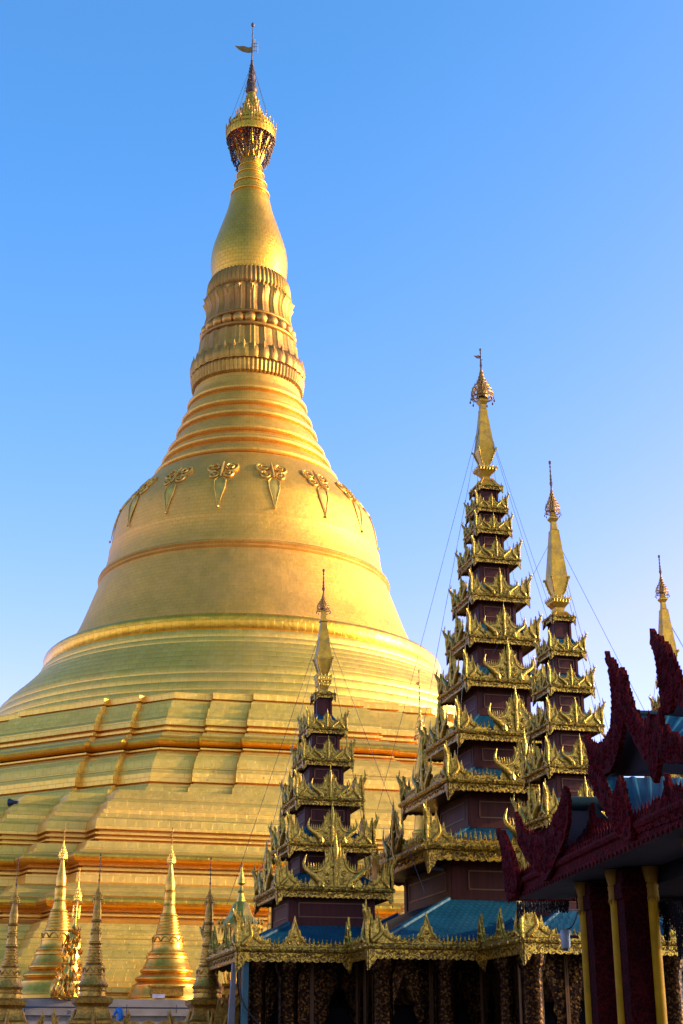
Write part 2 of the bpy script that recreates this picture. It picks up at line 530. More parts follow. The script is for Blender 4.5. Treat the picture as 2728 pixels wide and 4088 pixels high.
bandpts = [(14.50, 26.60), (14.80, 26.05), (15.15, 25.62), (15.55, 25.20), (15.95, 24.80), (16.38, 24.40), (16.80, 24.0), (17.2, 23.55), (17.6, 22.98), (18.0, 22.35), (18.35, 21.75), (18.62, 21.1), (18.85, 20.3), (18.95, 19.5)]
for (r0, z0), (r1, z1) in zip(bandpts[:-1], bandpts[1:]):
    dr = r1 - r0
    rb += [(r0, z0), (r0 + .05, z0 - .05), (r0 + dr * .45, z1 + .05), (r0 + dr * .40, z1 + .005)]
lathe(mb, rb, 128, axis, closed=False)
sbuild(mb, 'circular_band', G_TERR)
# moulded neck
mb = MB()
neck = [(4.1, 50.5), (4.15, 50.0), (4.28, 49.3), (4.36, 49.05)]
def tor(R, z, r, dip=.25):
    global neck
    neck += [(R - r * .9, z + r * 1.3)] + torus_prof(R - r, z, r) + [(R - r * .6, z - r * 1.3)]
neck = neck + []
for (R_, z_, r_) in ((4.72, 48.55, .26), (5.12, 47.2, .27), (5.5, 46.1, .27), (6.12, 44.55, .26), (6.55, 43.55, .27), (7.12, 42.35, .27)):
    tor(R_, z_, r_)
    neck += [(R_ - r_ * .4, z_ - r_ * 1.5), (R_ - r_ * .35 + .05, z_ - r_ * 2.0)]
neck += [(7.0, 41.95)]
lathe(mb, neck, 96, axis, closed=False)
sbuild(mb, 'moulded_neck', G_PLATE)
# lotus band
mb = MB()
NF = 60
def flute(r, t, z, i): return r + .10 * abs(cos(NF / 2 * t)) - .05
def flute2(r, t, z, i): return r + .09 * abs(cos(42 * t)) - .05
lathe(mb, [(2.95, 60.05), (3.12, 59.85), (3.30, 59.45), (3.36, 59.0), (3.38, 58.55), (3.28, 58.4), (3.15, 58.25)], 240, axis, mod=flute, closed=False)
def petal(Np, d):
    def f(r, t, z, i):
        c = abs(cos(Np / 2 * t))
        return r + d * (c ** .5) - d * .6 + (.06 if .90 < c < .97 else 0)
    return f
lathe(mb, [(3.05, 58.5), (3.42, 58.15), (3.5, 57.8), (3.36, 57.4), (3.28, 56.9), (3.30, 56.4), (3.42, 55.9), (3.45, 55.75), (3.2, 55.7)], 240, axis, mod=petal(22, .18), closed=False)
lathe(mb, [(3.2, 55.8)] + torus_prof(3.45, 55.62, .14) + [(3.35, 55.4), (3.35, 54.6)] + torus_prof(3.68, 54.42, .17) + [(3.6, 54.2)], 96, axis, closed=False)
lathe(mb, [(3.55, 54.35), (3.80, 54.1), (3.84, 53.7), (3.90, 53.2), (3.98, 52.7), (4.1, 52.3), (4.1, 52.0)], 240, axis, mod=petal(22, .12), closed=False)
def tips(r, t, z, i): return r + .16 * abs(cos(18 * t)) ** .6 - .08
lathe(mb, [(3.95, 52.55), (4.2, 52.4), (4.44, 51.95), (4.5, 51.5), (4.4, 51.15), (4.1, 51.05)], 240, axis, mod=tips, closed=False)
lathe(mb, [(4.1, 51.15), (4.40, 51.05), (4.48, 50.9), (4.44, 50.75), (4.42, 50.45), (4.36, 50.1), (4.2, 49.95), (4.05, 49.95)], 336, axis, mod=flute2, closed=False)
lotus = sbuild(mb, 'lotus_band', G_LOTUS, smooth=30)
mb = MB(); ball(mb, (0, 0, 0), .52, 16, 10, 1.0)
bead = sbuild(mb, 'bead', G_BEAD, lotus)
for k in range(24):
    t = 2 * pi * (k + .4) / 24
    b = bead if k == 0 else dup(bead)
    b.location = (axis(55)[0] + 3.38 * cos(t), SY + 3.38 * sin(t), 54.98)
# petal points under the upper lotus are leaf tips
mb = MB()
for k in range(36):
    t = 2 * pi * k / 36
    r0 = 4.46
    c = axis(52)
    for s_ in (0,):
        p = lambda rr, dt, z: (c[0] + rr * cos(t + dt), c[1] + rr * sin(t + dt), z)
        mb.add([p(4.3, -.075, 51.7), p(4.3, .075, 51.7), p(4.58, 0, 51.75), p(4.42, 0, 52.65)], [(0, 2, 3), (2, 1, 3), (1, 0, 3), (0, 1, 2)])
sbuild(mb, 'leaf_tips', G_LOTUS)
mb = MB()
for k in range(22):
    t = 2 * pi * k / 22
    c = axis(58)
    p = lambda rr, dt, z: (c[0] + rr * cos(t + dt), c[1] + rr * sin(t + dt), z)
    mb.add([p(3.42, -.09, 58.05), p(3.42, .09, 58.05), p(3.74, 0, 57.95), p(3.42, 0, 57.3)], [(0, 3, 2), (2, 3, 1), (1, 3, 0), (0, 2, 1)])
sbuild(mb, 'leaf_tips', G_LOTUS)
# banana bud
mb = MB()
bud = smooth_prof([(2.95, 59.8), (3.02, 60.2), (3.12, 61.2), (3.12, 62.1), (2.95, 63.2), (2.45, 64.9), (1.92, 66.6), (1.64, 67.9), (1.55, 68.2)], 5)
lathe(mb, bud, 72, axis, closed=False)
sbuild(mb, 'spire_bud', G_BUD)
mb = MB()
sh = [(1.55, 68.15)]
for (R_, z_, r_) in ((1.66, 68.35, .13), (1.42, 69.35, .12), (1.2, 70.3, .11), (1.02, 71.1, .1)):
    sh += torus_prof(R_ - r_, z_, r_, a0=-80, a1=80) + [(R_ - r_ * 1.6, z_ + r_ * 1.6)]
sh += [(.85, 71.6), (.8, 73.0), (.6, 75.5), (.3, 79), (.2, 79.5)]
lathe(mb, sh, 40, axis, closed=False)
sbuild(mb, 'ringed_shaft', G_BUD)
# crown
mb = MB()
cr = [(2.07, 73.85), (2.10, 74.0), (2.06, 74.9), (1.86, 75.05), (1.80, 75.45), (1.52, 75.6), (1.45, 75.85), (1.2, 76.0), (1.1, 76.3), (.96, 76.45), (.9, 76.8), (.78, 76.95), (.73, 77.3), (.64, 77.4), (.58, 77.8), (.5, 77.95), (.46, 78.3), (.42, 78.4), (.36, 78.75)]
lathe(mb, cr, 48, axis, closed=False)
lathe(mb, [(2.03, 73.86), (2.0, 74.9), (1.5, 75.5), (.8, 76.5)][::-1], 48, axis, closed=False)
# little window cells and beads standing proud on the crown rings
for (rr, z0, z1, nn) in ((2.09, 74.05, 74.4, 40), (2.08, 74.5, 74.85, 40), (1.84, 75.1, 75.4, 36), (1.49, 75.63, 75.82, 30), (1.15, 76.03, 76.27, 24), (.93, 76.5, 76.75, 20), (.75, 77.0, 77.25, 16), (.61, 77.45, 77.75, 14), (.48, 78.0, 78.25, 10)):
    c = axis(z0)
    for k in range(nn):
        t = 2 * pi * k / nn
        mb.M = Matrix.Translation((c[0] + rr * cos(t), c[1] + rr * sin(t), (z0 + z1) / 2)) @ Matrix.Rotation(t, 4, 'Z')
        box(mb, (0, 0, 0), (.07, .10, (z1 - z0)))
mb.M = None
crown = sbuild(mb, 'umbrella_crown', G_ROLL)
mb = MB()
lathe(mb, [(.36, 78.7), (.42, 78.78), (.50, 78.9), (.49, 79.2), (.40, 79.5), (.33, 79.9), (.26, 80.3), (.30, 80.5), (.27, 80.75), (.17, 80.9), (.18, 81.1), (.14, 81.5), (.15, 81.7), (.1, 82.0), (.12, 82.15), (.04, 82.3)], 20, axis, closed=False)
for k in range(90):
    t = random.random() * 2 * pi; z = 78.8 + 2.9 * random.random()
    r = .5 - .12 * (z - 78.8)
    c = axis(z)
    ball(mb, (c[0] + r * cos(t), c[1] + r * sin(t), z), .06, 5, 3, 1.6)
o = sbuild(mb, 'jewelled_finial', HTI_D, crown); o.location = (0, 0, 0)
mb = MB()
c = axis(83)
tube(mb, [(c[0], SY, 82.2), (c[0], SY, 83.6), (c[0], SY, 86.0)], [.06, .05, .03], 6)
ball(mb, (c[0], SY, 86.05), .16, 8, 6, 1.5)
ball(mb, (c[0], SY, 84.9), .08, 6, 4); ball(mb, (c[0], SY, 83.9), .09, 6, 4)
o = sbuild(mb, 'rod', HTI_D, crown); o.location = (0, 0, 0)
mb = MB()
fl = [(.0, -.45), (-.3, -.5), (-.75, -.4), (-1.15, -.15), (-1.5, .25), (-1.05, .18), (-.7, .22), (-.3, .05), (0, .15)]
plate(mb, fl, .06, lambda s, z, d: (c[0] + s - .03, SY + d, 83.55 + z))
for (dx, z0, z1) in ((.18, 83.2, 84.5), (.46, 83.0, 84.2)):
    tube(mb, [(c[0] + dx, SY, z0), (c[0] + dx, SY, z1)], .035, 5)
for z in (83.25, 83.7, 84.05):
    tube(mb, [(c[0], SY, z), (c[0] + .5, SY, z)], .03, 5)
o = sbuild(mb, 'vane', HTI, crown); o.location = (0, 0, 0)
# pendants, struts and pins
mb = MB()
for k in range(46):
    t = 2 * pi * k / 46
    c = axis(73)
    L = random.uniform(1.2, 2.9)
    z = 73.9; r0 = 2.02
    while z > 73.9 - L:
        f = (73.9 - z) / 3.0
        r = r0 - f * .75 + random.uniform(-.05, .05)
        tt = t + random.uniform(-.03, .03)
        ball(mb, (c[0] + r * cos(tt), SY + r * sin(tt), z), random.uniform(.06, .1), 5, 3, 1.4)
        z -= random.uniform(.16, .26)
for k in range(60):
    t = 2 * pi * random.random(); c = axis(73); r = random.uniform(1.25, 1.9); z = random.uniform(72.0, 73.6)
    tube(mb, [(c[0] + r * cos(t), SY + r * sin(t), z), (c[0] + r * cos(t + .2), SY + r * sin(t + .2), z - random.uniform(.3, .9))], .035, 4)
o = sbuild(mb, 'hanging_fringe', HTI_D, crown); o.location = (0, 0, 0)
mb = MB()
for k in range(12):
    t = 2 * pi * k / 12 + .1; c = axis(73)
    a = (c[0] + 1.75 * cos(t), SY + 1.75 * sin(t), 73.9); b = (c[0] + .86 * cos(t + .26), SY + .86 * sin(t + .26), 71.8)
    b2 = (c[0] + .86 * cos(t - .26), SY + .86 * sin(t - .26), 71.8)
    tube(mb, [a, b], .05, 5); tube(mb, [a, b2], .05, 5)
o = sbuild(mb, 'strut', G_ROLL, crown); o.location = (0, 0, 0)
mb = MB()
for (rr, z, nn, h) in ((2.1, 74.9, 12, 1.0), (1.86, 75.5, 8, .6), (1.5, 75.9, 7, .6), (1.12, 76.4, 7, .55), (.9, 76.9, 6, .5), (.72, 77.4, 6, .4), (.58, 77.9, 5, .4)):
    c = axis(z)
    tube(mb, [(c[0] + rr * cos(2 * pi * k / 30), SY + rr * sin(2 * pi * k / 30), z - .3) for k in range(30)], .03, 4, loop=True)
    for k in range(nn):
        t = 2 * pi * (k + random.random() * .4) / nn
        x, y = c[0] + rr * cos(t), SY + rr * sin(t)
        tube(mb, [(x, y, z - .5), (x + .03 * cos(t), y, z + h * random.uniform(.5, 1))], .035, 4)
        ball(mb, (x, y, z + h * .35), .075, 5, 4, 1.6)
o = sbuild(mb, 'pin', HTI, crown); o.location = (0, 0, 0)
mb = MB()
c = axis(80)
for k in range(8):
    t = 2 * pi * k / 8 + .2
    tube(mb, [(c[0] + .1 * cos(t), SY + .1 * sin(t), 81.6), (c[0] + 1.9 * cos(t), SY + 1.9 * sin(t), 75.2)], .014, 4)
o = sbuild(mb, 'stay_wire', WIRE, crown); o.location = (0, 0, 0)

# floral ornaments on the shoulder of the bell
def bell_r(z):
    for i in range(len(bell) - 1):
        (r0, z0), (r1, z1) = bell[i], bell[i + 1]
        if z1 <= z <= z0: return r0 + (r1 - r0) * (z0 - z) / max(z0 - z1, 1e-6)
    return 10
# arc-length table down the bell from z=41.3
tab = [(0.0, 41.25)]
while tab[-1][1] > 36:
    s_, z = tab[-1]
    z2 = z - .05
    tab.append((s_ + sqrt(.05 ** 2 + (bell_r(z2) - bell_r(z)) ** 2), z2))
def on_bell(u, v, off):
    u *= 1.12; v = v * 1.18 + .75
    for i in range(len(tab) - 1):
        if tab[i + 1][0] >= v: break
    z = tab[i][1]
    dr = (bell_r(z - .1) - bell_r(z + .1)) / .2
    n = Vector((1, 0, dr)).normalized()
    r = bell_r(z) + n.x * off
    th = u / bell_r(z)
    return (r * sin(th), -r * cos(th), z + n.z * off)
mb = MB()
def spiral(cu, cv, R0, turns, dirn, a0, rad, k=22):
    pts = []
    for i in range(k):
        f = i / (k - 1)
        a = a0 + dirn * turns * 2 * pi * f
        rr = R0 * (1 - .86 * f)
        pts.append(on_bell(cu + rr * cos(a), max(0, cv + rr * sin(a)), .04 + .10 * f))
    tube(mb, pts, [rad * (1 - .35 * i / (k - 1)) for i in range(k)], 6)
for s in (-1, 1):
    spiral(s * .52, .55, .5, 1.6, -s, pi / 2, .10)
    spiral(s * .42, 1.35, .38, 1.6, s, -pi / 2, .09)
    # leaf
    pts = [on_bell(s * x, v, .06) for x, v in ((.1, 1.6), (.36, 1.95), (.34, 2.45), (.19, 3.0), (.02, 3.75))]
    tube(mb, pts, [.03, .05, .055, .05, .02], 6)
def leafpt(x, v): return on_bell(x, v, .08 + .10 * (1 - abs(x) / .35))
rows = [(1.7, .12), (1.95, .40), (2.4, .34), (3.0, .16), (3.6, .02)]
vs = []
for v, hw in rows: vs += [on_bell(-hw, v, .03), on_bell(0, v, .085), on_bell(hw, v, .03)]
fs = []
for i in range(len(rows) - 1):
    a = i * 3
    fs += [(a, a + 3, a + 4, a + 1), (a + 1, a + 4, a + 5, a + 2)]
mb.add(vs, fs)
tube(mb, [on_bell(0, v, .16) for v in (.1, .6, 1.1, 1.7)], [.05, .1, .09, .05], 6)
ball(mb, on_bell(0, 3.8, .12), .1, 6, 4)
orn = sbuild(mb, 'floral_ornament', G_PALE)
for k in range(16):
    o = orn if k == 0 else dup(orn)
    o.location = (axis(40)[0] - SX, 0, 0)
    o.rotation_euler = (0, 0, radians(22.5 * k + 11.5 + 4.1))
# octagonal terrace and redented square terrace
SROT = radians(15)
def poly_loft(mb, prof, polyfn, seglen=True):
    """prof [(A,z)] top to bottom; polyfn(A) -> list of local (s,a) points, front is +a (towards the camera)"""
    d = Vector((cos(SROT), sin(SROT))); n = Vector((sin(SROT), -cos(SROT)))
    rings = []
    for A, z in prof:
        rings.append([(SX + n.x * a + d.x * s, SY + n.y * a + d.y * s, z) for s, a in polyfn(A)])
    m = len(rings[0])
    arc = 0
    for i in range(len(rings) - 1):
        dz = sqrt((prof[i][0] - prof[i + 1][0]) ** 2 + (prof[i][1] - prof[i + 1][1]) ** 2)
        per0 = 0
        for k in range(m):
            j = (k + 1) % m
            L = (Vector(rings[i][k]) - Vector(rings[i][j])).length
            mb.add([rings[i][k], rings[i][j], rings[i + 1][j], rings[i + 1][k]], [(0, 3, 2, 1)],
                   [[(per0, -arc), (per0, -arc - dz), (per0 + L, -arc - dz), (per0 + L, -arc)]])
            per0 += L
        arc += dz
def stepify(prof, row=.30):
    """turn long slopes into the rows of overlapping upright plates the terraces are clad with"""
    out = [prof[0]]
    for (a0, z0), (a1, z1) in zip(prof[:-1], prof[1:]):
        da, dz = a1 - a0, z0 - z1
        k_ = max(1, round(dz / row)) if da > .12 and dz > .10 else 0
        if k_ == 0:
            out.append((a1, z1)); continue
        for i in range(k_):
            za, zb_ = z0 - dz * i / k_, z0 - dz * (i + 1) / k_
            aa, ab = a0 + da * i / k_, a0 + da * (i + 1) / k_
            q = aa + (ab - aa) * .62
            out += [(q, za - .004), (ab, zb_ + .012)] if i else [(q, za - .004), (ab, zb_ + .012)]
        out.append((a1, z1))
    return out
def octa(A):
    pts = []
    c, st = tan(pi / 8), .42
    for k in range(8):
        t = -pi / 4 * k                     # going round to the left
        hw = c * A
        loc = [(hw, A), (hw - 2.2, A), (hw - 2.2, A + st), (hw - 4.5, A + st), (hw - 4.5, A + 2 * st), (-hw + 4.5, A + 2 * st), (-hw + 4.5, A + st), (-hw + 2.2, A + st), (-hw + 2.2, A)]
        for s, a in loc:
            pts.append((s * cos(t) + a * sin(t), -s * sin(t) + a * cos(t)))
    return pts[::-1]
def rolls(pts):
    """insert a half-round where an entry is ('roll', A, ztop, zbot, bulge)"""
    out = []
    for p in pts:
        if p[0] == 'roll':
            _, A, z1, z0, b = p
            zc, h = (z1 + z0) / 2, (z1 - z0) / 2
            for i in range(9):
                t = pi / 2 - pi * i / 8
                out.append((A + b * cos(t), zc + h * sin(t)))
        else: out.append(p)
    return out
mb = MB()
P_OCT = rolls([(16.5, 21.25), (18.7, 21.2), (18.95, 21.1), (18.95, 20.75), (18.6, 20.72), (18.6, 20.62), (19.1, 20.58), (19.25, 20.45), (19.6, 20.05), (19.75, 19.9), (20.2, 19.45), (20.3, 19.3), (20.45, 19.2), (20.5, 18.86), (20.15, 18.82), (20.15, 18.71), (20.5, 18.69), (20.5, 18.55), (20.15, 18.52), (20.15, 18.41), (20.5, 18.38), (20.75, 18.3), (21.1, 18.15),
               (21.2, 18.05)])
poly_loft(mb, stepify(P_OCT), octa)
poly_loft(mb, stepify([(21.1, 17.42), (21.1, 17.36), (21.45, 17.34), (21.45, 17.25), (21.1, 17.22), (21.1, 17.14), (21.5, 17.1), (21.7, 17.0), (22.0, 16.85), (22.1, 16.7), (22.35, 16.5), (22.5, 16.3), (22.75, 15.95), (22.9, 15.85), (22.98, 15.65), (23.0, 15.18), (22.65, 15.14), (22.65, 15.03), (23.05, 15.0), (23.4, 14.75), (23.9, 14.3)]), octa)
octo = sbuild(mb, 'octagonal_terrace', G_TERR, smooth=25)
mb = MB()
poly_loft(mb, rolls([(21.2, 18.06), ('roll', 21.3, 18.0, 17.4, .55)]), octa)
o = sbuild(mb, 'round_moulding', G_ROLL, octo, smooth=50); o.location = (0, 0, 0)

def redent(A):
    s0 = 11.3 + .62 * (A - 25)
    e = .35
    pts = []
    loc = [(s0, A)]
    s, a = s0, A
    for k in range(3):
        s += e; a -= 1.5; loc.append((s, a))
        s += 1.95; loc.append((s, a))
    # mirror about the diagonal to finish the corner
    half = loc + [(b, c_) for (c_, b) in loc[::-1]]
    for k in range(4):
        t = pi / 2 * k
        for q, b in half[::-1]:
            pts.append((-(q) * cos(t) + b * sin(t), q * sin(t) + b * cos(t)))
    return pts
def fix_orient(fn):
    def f(A):
        p = fn(A)
        ar = sum(p[i][0] * p[(i + 1) % len(p)][1] - p[(i + 1) % len(p)][0] * p[i][1] for i in range(len(p)))
        q = fn(25)
        ar = sum(q[i][0] * q[(i + 1) % len(q)][1] - q[(i + 1) % len(q)][0] * q[i][1] for i in range(len(q)))
        return p if ar > 0 else p[::-1]
    return f
mb = MB()
P_LOW1 = [(23.2, 14.35), (25.1, 14.3), (25.2, 14.1), (25.55, 13.8), (25.65, 13.7), (25.85, 13.66), (25.95, 13.5), (26.25, 13.12), (26.5, 13.05), (26.52, 12.85), (26.68, 12.8), (26.85, 12.6), (27.1, 12.48), (27.2, 12.1), (27.2, 11.97), (26.8, 11.94), (26.8, 11.83), (27.18, 11.81), (27.18, 11.72), (26.8, 11.69), (26.8, 11.59), (27.16, 11.57), (27.16, 11.49), (26.8, 11.46), (26.8, 11.37), (27.4, 11.34), (27.72, 11.28), (27.95, 11.0), (28.1, 10.86), (28.42, 10.76), (28.5, 10.66)]
P_LOW2 = [(28.45, 10.12), (28.48, 10.02), (28.1, 10.0), (28.1, 9.92), (28.5, 9.90), (28.5, 9.8), (28.1, 9.78), (28.1, 9.70), (28.52, 9.68), (28.65, 9.24), (29.0, 9.14), (29.25, 9.06), (29.7, 8.86), (29.9, 8.72), (30.2, 8.66), (30.3, 8.55), (30.5, 8.45)]
P_LOW3 = [(30.55, 7.80), (30.6, 7.7), (30.2, 7.69), (30.2, 7.61), (30.62, 7.59), (30.62, 7.5), (30.2, 7.48), (30.2, 7.40), (30.7, 7.38), (30.8, 7.28), (31.1, 7.2), (31.3, 7.12), (31.4, 6.85), (31.6, 6.7), (31.8, 6.45), (31.9, 6.38), (32.05, 6.2), (32.12, 6.1), (32.2, 5.9), (32.6, 5.62), (32.7, 5.5), (32.9, 5.24), (33.0, 4.95), (33.1, 4.75), (33.3, 4.3), (33.5, 4.25), (33.55, 4.06), (33.2, 4.03), (33.2, 3.94), (33.8, 3.9), (34.0, 3.4)]
rd = fix_orient(redent)
poly_loft(mb, stepify(P_LOW1), rd); poly_loft(mb, stepify(P_LOW2), rd); poly_loft(mb, stepify(P_LOW3), rd)
sq = sbuild(mb, 'square_terrace', G_TERR, smooth=25)
mb = MB()
poly_loft(mb, rolls([(28.45, 10.68), ('roll', 28.5, 10.66, 10.12, .5), (28.4, 10.1)]), rd)
poly_loft(mb, rolls([(30.45, 8.47), ('roll', 30.55, 8.42, 7.80, .5), (30.5, 7.78)]), rd)
o = sbuild(mb, 'round_moulding', G_ROLL, sq, smooth=50); o.location = (0, 0, 0)

# white plinth that carries the small stupas
PL = empty('plinth_wall', (SX, SY, 0), SROT, 'long white painted retaining wall below the stupa terraces with a dark rail', 'wall')
mb = MB()
for (h0, h1, a) in ((0, 3.0, 38.3), (3.0, 3.18, 38.5), (3.18, 3.62, 38.3)):
    box(mb, (0, 0, (h0 + h1) / 2), (2 * a, 2 * a, h1 - h0))
mb.build('wall', WHITE, PL, smooth=0)
mb = MB()
for s in range(-19, 20):
    tube(mb, [(s * 2.0, -38.56, 3.1), (s * 2.0, -38.56, 3.42)], .02, 5)
tube(mb, [(-38, -38.56, 3.30), (38, -38.56, 3.30)], .028, 6)
mb.build('rail', HORN, PL)

# loudspeaker on the edge of the upper terrace
p = at(60, 3203, 74.6)
ls = empty('loudspeaker', p, radians(15), 'small dark blue horn loudspeaker on the golden terrace edge at far left', 'loudspeaker')
mb = MB(); mb.M = Matrix.Rotation(radians(-90), 4, 'Y') @ Matrix.Rotation(radians(-25), 4, 'X')
lathe(mb, [(.34, .55), (.36, .5), (.26, .3), (.15, .05), (.12, -.25), (.1, -.45), (.02, -.46)], 20, plates=False, closed=False)
lathe(mb, [(.02, .1), (.12, .12), (.24, .33), (.34, .55)], 20, plates=False, closed=False)
mb.build('horn', HORN, ls)
ls.scale = (.62, .62, .62)
mb = MB(); box(mb, (.2, 0, -.25), (.08, .08, .5)); mb.build('bracket', HORN, ls, smooth=0)

# ------------------------------------------------------------------ spired pavilion
PVX, PVY, PROT = 5.29, 47.7, radians(14)
pav = empty('spired_pavilion', (PVX, PVY, 0), PROT, 'gilded cross shaped pavilion with tiered spires over blue tiled roofs and carved eaves', 'pavilion')

def arc_pts(pts, k=3): 
    out = []
    n = len(pts)
    for i in range(n - 1):
        p0 = Vector(pts[max(i - 1, 0)]); p1 = Vector(pts[i]); p2 = Vector(pts[i + 1]); p3 = Vector(pts[min(i + 2, n - 1)])
        for j in range(k):
            t = j / k
            out.append(.5 * ((2 * p1) + (-p0 + p2) * t + (2 * p0 - 5 * p1 + 4 * p2 - p3) * t * t + (-p0 + 3 * p1 - 3 * p2 + p3) * t ** 3))
    out.append(Vector(pts[-1]))
    return out
def lerp_list(v, k=3):
    out = []
    for i in range(len(v) - 1):
        for j in range(k): out.append(v[i] + (v[i + 1] - v[i]) * j / k)
    return out + [v[-1]]

# unit pediment: x -1..1, z 0..1.55
mb = MB()
hal = [(.80, 0), (.83, .12), (.74, .26), (.82, .36), (.70, .42), (.58, .38), (.50, .48), (.40, .46), (.36, .60), (.29, .62), (.31, .80), (.33, 1.02), (.235, .90), (.20, .98), (.19, 1.16), (.12, 1.02)]
ol = [(-x, z) for x, z in hal] + [(0, 1.22)] + hal[::-1]
plate(mb, ol, .10, lambda s, z, d: (s, d, z))
for s in (-1, 1):
    pts = [(s * .42, -.08, .02), (s * .50, -.11, .16), (s * .70, -.13, .34), (s * .92, -.12, .50), (s * .98, -.11, .68), (s * .90, -.10, .92)]
    tube(mb, arc_pts(pts), lerp_list([.085, .11, .09, .065, .045, .008]), 8)
    pts = [(s * .93, -.08, .52), (s * .74, -.08, .46), (s * .52, -.08, .46), (s * .34, -.08, .60), (s * .26, -.08, .84)]
    tube(mb, arc_pts(pts), .035, 6)
    for i, x in enumerate((.84, .76, .68, .60, .52, .45, .38, .32)):
        spear(mb, s * x, -.07, .44 + .02 * (i == 0) + max(0, .45 - x) * 1.3, .26, .038, 5)
    # boss
    mb.add([(s * .52, -.22, 0), (s * .40, -.22, .0), (s * .36, -.2, .1), (s * .46, -.2, .26), (s * .56, -.2, .1), (s * .46, -.28, .08)], [(0, 1, 5), (1, 2, 5), (2, 3, 5), (3, 4, 5), (4, 0, 5)])
    for (cx_, cz_, r_) in ((.22, .18, .10), (.26, .40, .08), (.1, .62, .06)):
        pts = [(s * (cx_ + r_ * (1 - .7 * i / 14) * cos(i * .75)), -.09 - .003 * i, cz_ + r_ * (1 - .7 * i / 14) * sin(i * .75)) for i in range(15)]
        tube(mb, pts, .028, 5)
    spear(mb, s * .13, -.05, .80, .50, .045, 5)
    spear(mb, s * .235, -.05, .72, .42, .04, 5)
tube(mb, [(0, -.10, .05), (0, -.13, .4), (0, -.12, .8)], [.05, .08, .06], 7)
spear(mb, 0, -.08, .72, .86, .10, 8, .4)
PED = mb
# unit corner finial: corner at origin, faces run along +x and +y
mb = MB()
leg = [(0, 0), (0, .74), (.04, 1.0), (.09, .74), (.13, .60), (.17, .66), (.20, .60), (.25, .92), (.30, .62), (.34, .48), (.38, .54), (.42, .40), (.47, .60), (.52, .36), (.58, .28), (.62, .34), (.66, .22), (.74, .20), (.80, .26), (.84, .14), (.95, .10), (.95, 0)]
plate(mb, leg, .06, lambda s, z, d: (s, .03 + d, z))
plate(mb, leg, .06, lambda s, z, d: (.03 + d, s, z))
for sw in (0, 1):
    f = (lambda a, b, z: (a, b, z)) if not sw else (lambda a, b, z: (b, a, z))
    tube(mb, arc_pts([f(.10, -.03, .06), f(.20, -.06, .16), f(.31, -.06, .28), f(.32, -.04, .46), f(.27, -.03, .74)]), lerp_list([.05, .065, .05, .035, .008]), 6)
    tube(mb, arc_pts([f(.74, -.02, .10), f(.58, -.03, .12), f(.44, -.03, .24), f(.36, -.03, .36)]), .024, 5)
    mb.add([f(.06, -.02, .02), f(.26, -.02, .02), f(.16, -.02, .24), f(.16, -.11, .09)], [(0, 1, 3), (1, 2, 3), (2, 0, 3)])
    for i in range(5): 
        q = f(.40 + .075 * i, .0, .20 - .022 * i)
        spear(mb, q[0], q[1], q[2], .15, .026, 5)
    q = f(.10, 0, .45); spear(mb, q[0], q[1], q[2], .40, .045, 5)
tube(mb, arc_pts([(-.02, -.02, .0), (-.04, -.04, .35), (-.03, -.03, .62), (-.07, -.07, .80), (-.12, -.12, .92), (-.09, -.09, 1.04), (-.07, -.07, 1.22)]), lerp_list([.04, .055, .075, .085, .06, .035, .006]), 7)
tube(mb, arc_pts([(-.10, -.10, .93), (-.16, -.16, .97), (-.18, -.18, 1.07)]), lerp_list([.03, .03, .006]), 5)
for i in range(7): ball(mb, (-.045, -.045, .06 + .085 * i), .036, 6, 4)
COR = mb

def eave_side(mb, P, Q, z, fh, lobes=True, r=.06):
    """carved fascia from P to Q (local xy), bottom at z, with lobed lower edge and a rolled bead on top; outward is to the right of P->Q"""
    P, Q = Vector((P[0], P[1])), Vector((Q[0], Q[1]))
    L = (Q - P).length; t = (Q - P) / L; o = Vector((t.y, -t.x))
    n = max(2, round(L / (fh * .75)))
    ol = [(0, fh)]
    for i in range(n):
        for j in range(5):
            a = (i + j / 5) / n
            ol.append((a * L, .17 * fh * (1 - abs(sin(pi * j / 5)) ** .7)))
    ol += [(L, .17 * fh), (L, fh)]
    th = .05
    plate(mb, ol, th, lambda s, zz, d: (P.x + t.x * s + o.x * (d - th / 2), P.y + t.y * s + o.y * (d - th / 2), z + zz))
    # applied scrolls on the fascia
    k = max(2, round(L / (fh * 1.1)))
    for i in range(k):
        c = (i + .5) * L / k
        sg = 1 if i % 2 else -1
        pts = []
        for j in range(7):
            a = -pi + 2 * pi * j / 6
            s_ = c + L / k * .46 * a / pi
            zz = fh * (.60 + .17 * sin(a) * sg)
            pts.append((P.x + t.x * s_ + o.x * .012, P.y + t.y * s_ + o.y * .012, z + zz))
        tube(mb, pts, fh * .075, 5)
    zb = z + fh + r * .6
    a, b = P + o * (r * .35) - t * r * .3, Q + o * (r * .35) + t * r * .3
    tube(mb, [(a.x, a.y, zb), (b.x, b.y, zb)], r, 8)
    for i in range(int(L / (fh * 2.2)) + 1):
        s_ = min(L, (i + .5) * fh * 2.2)
        q = P + t * s_ + o * (r * .9)
        ball(mb, (q.x, q.y, zb), r * .75, 6, 4)
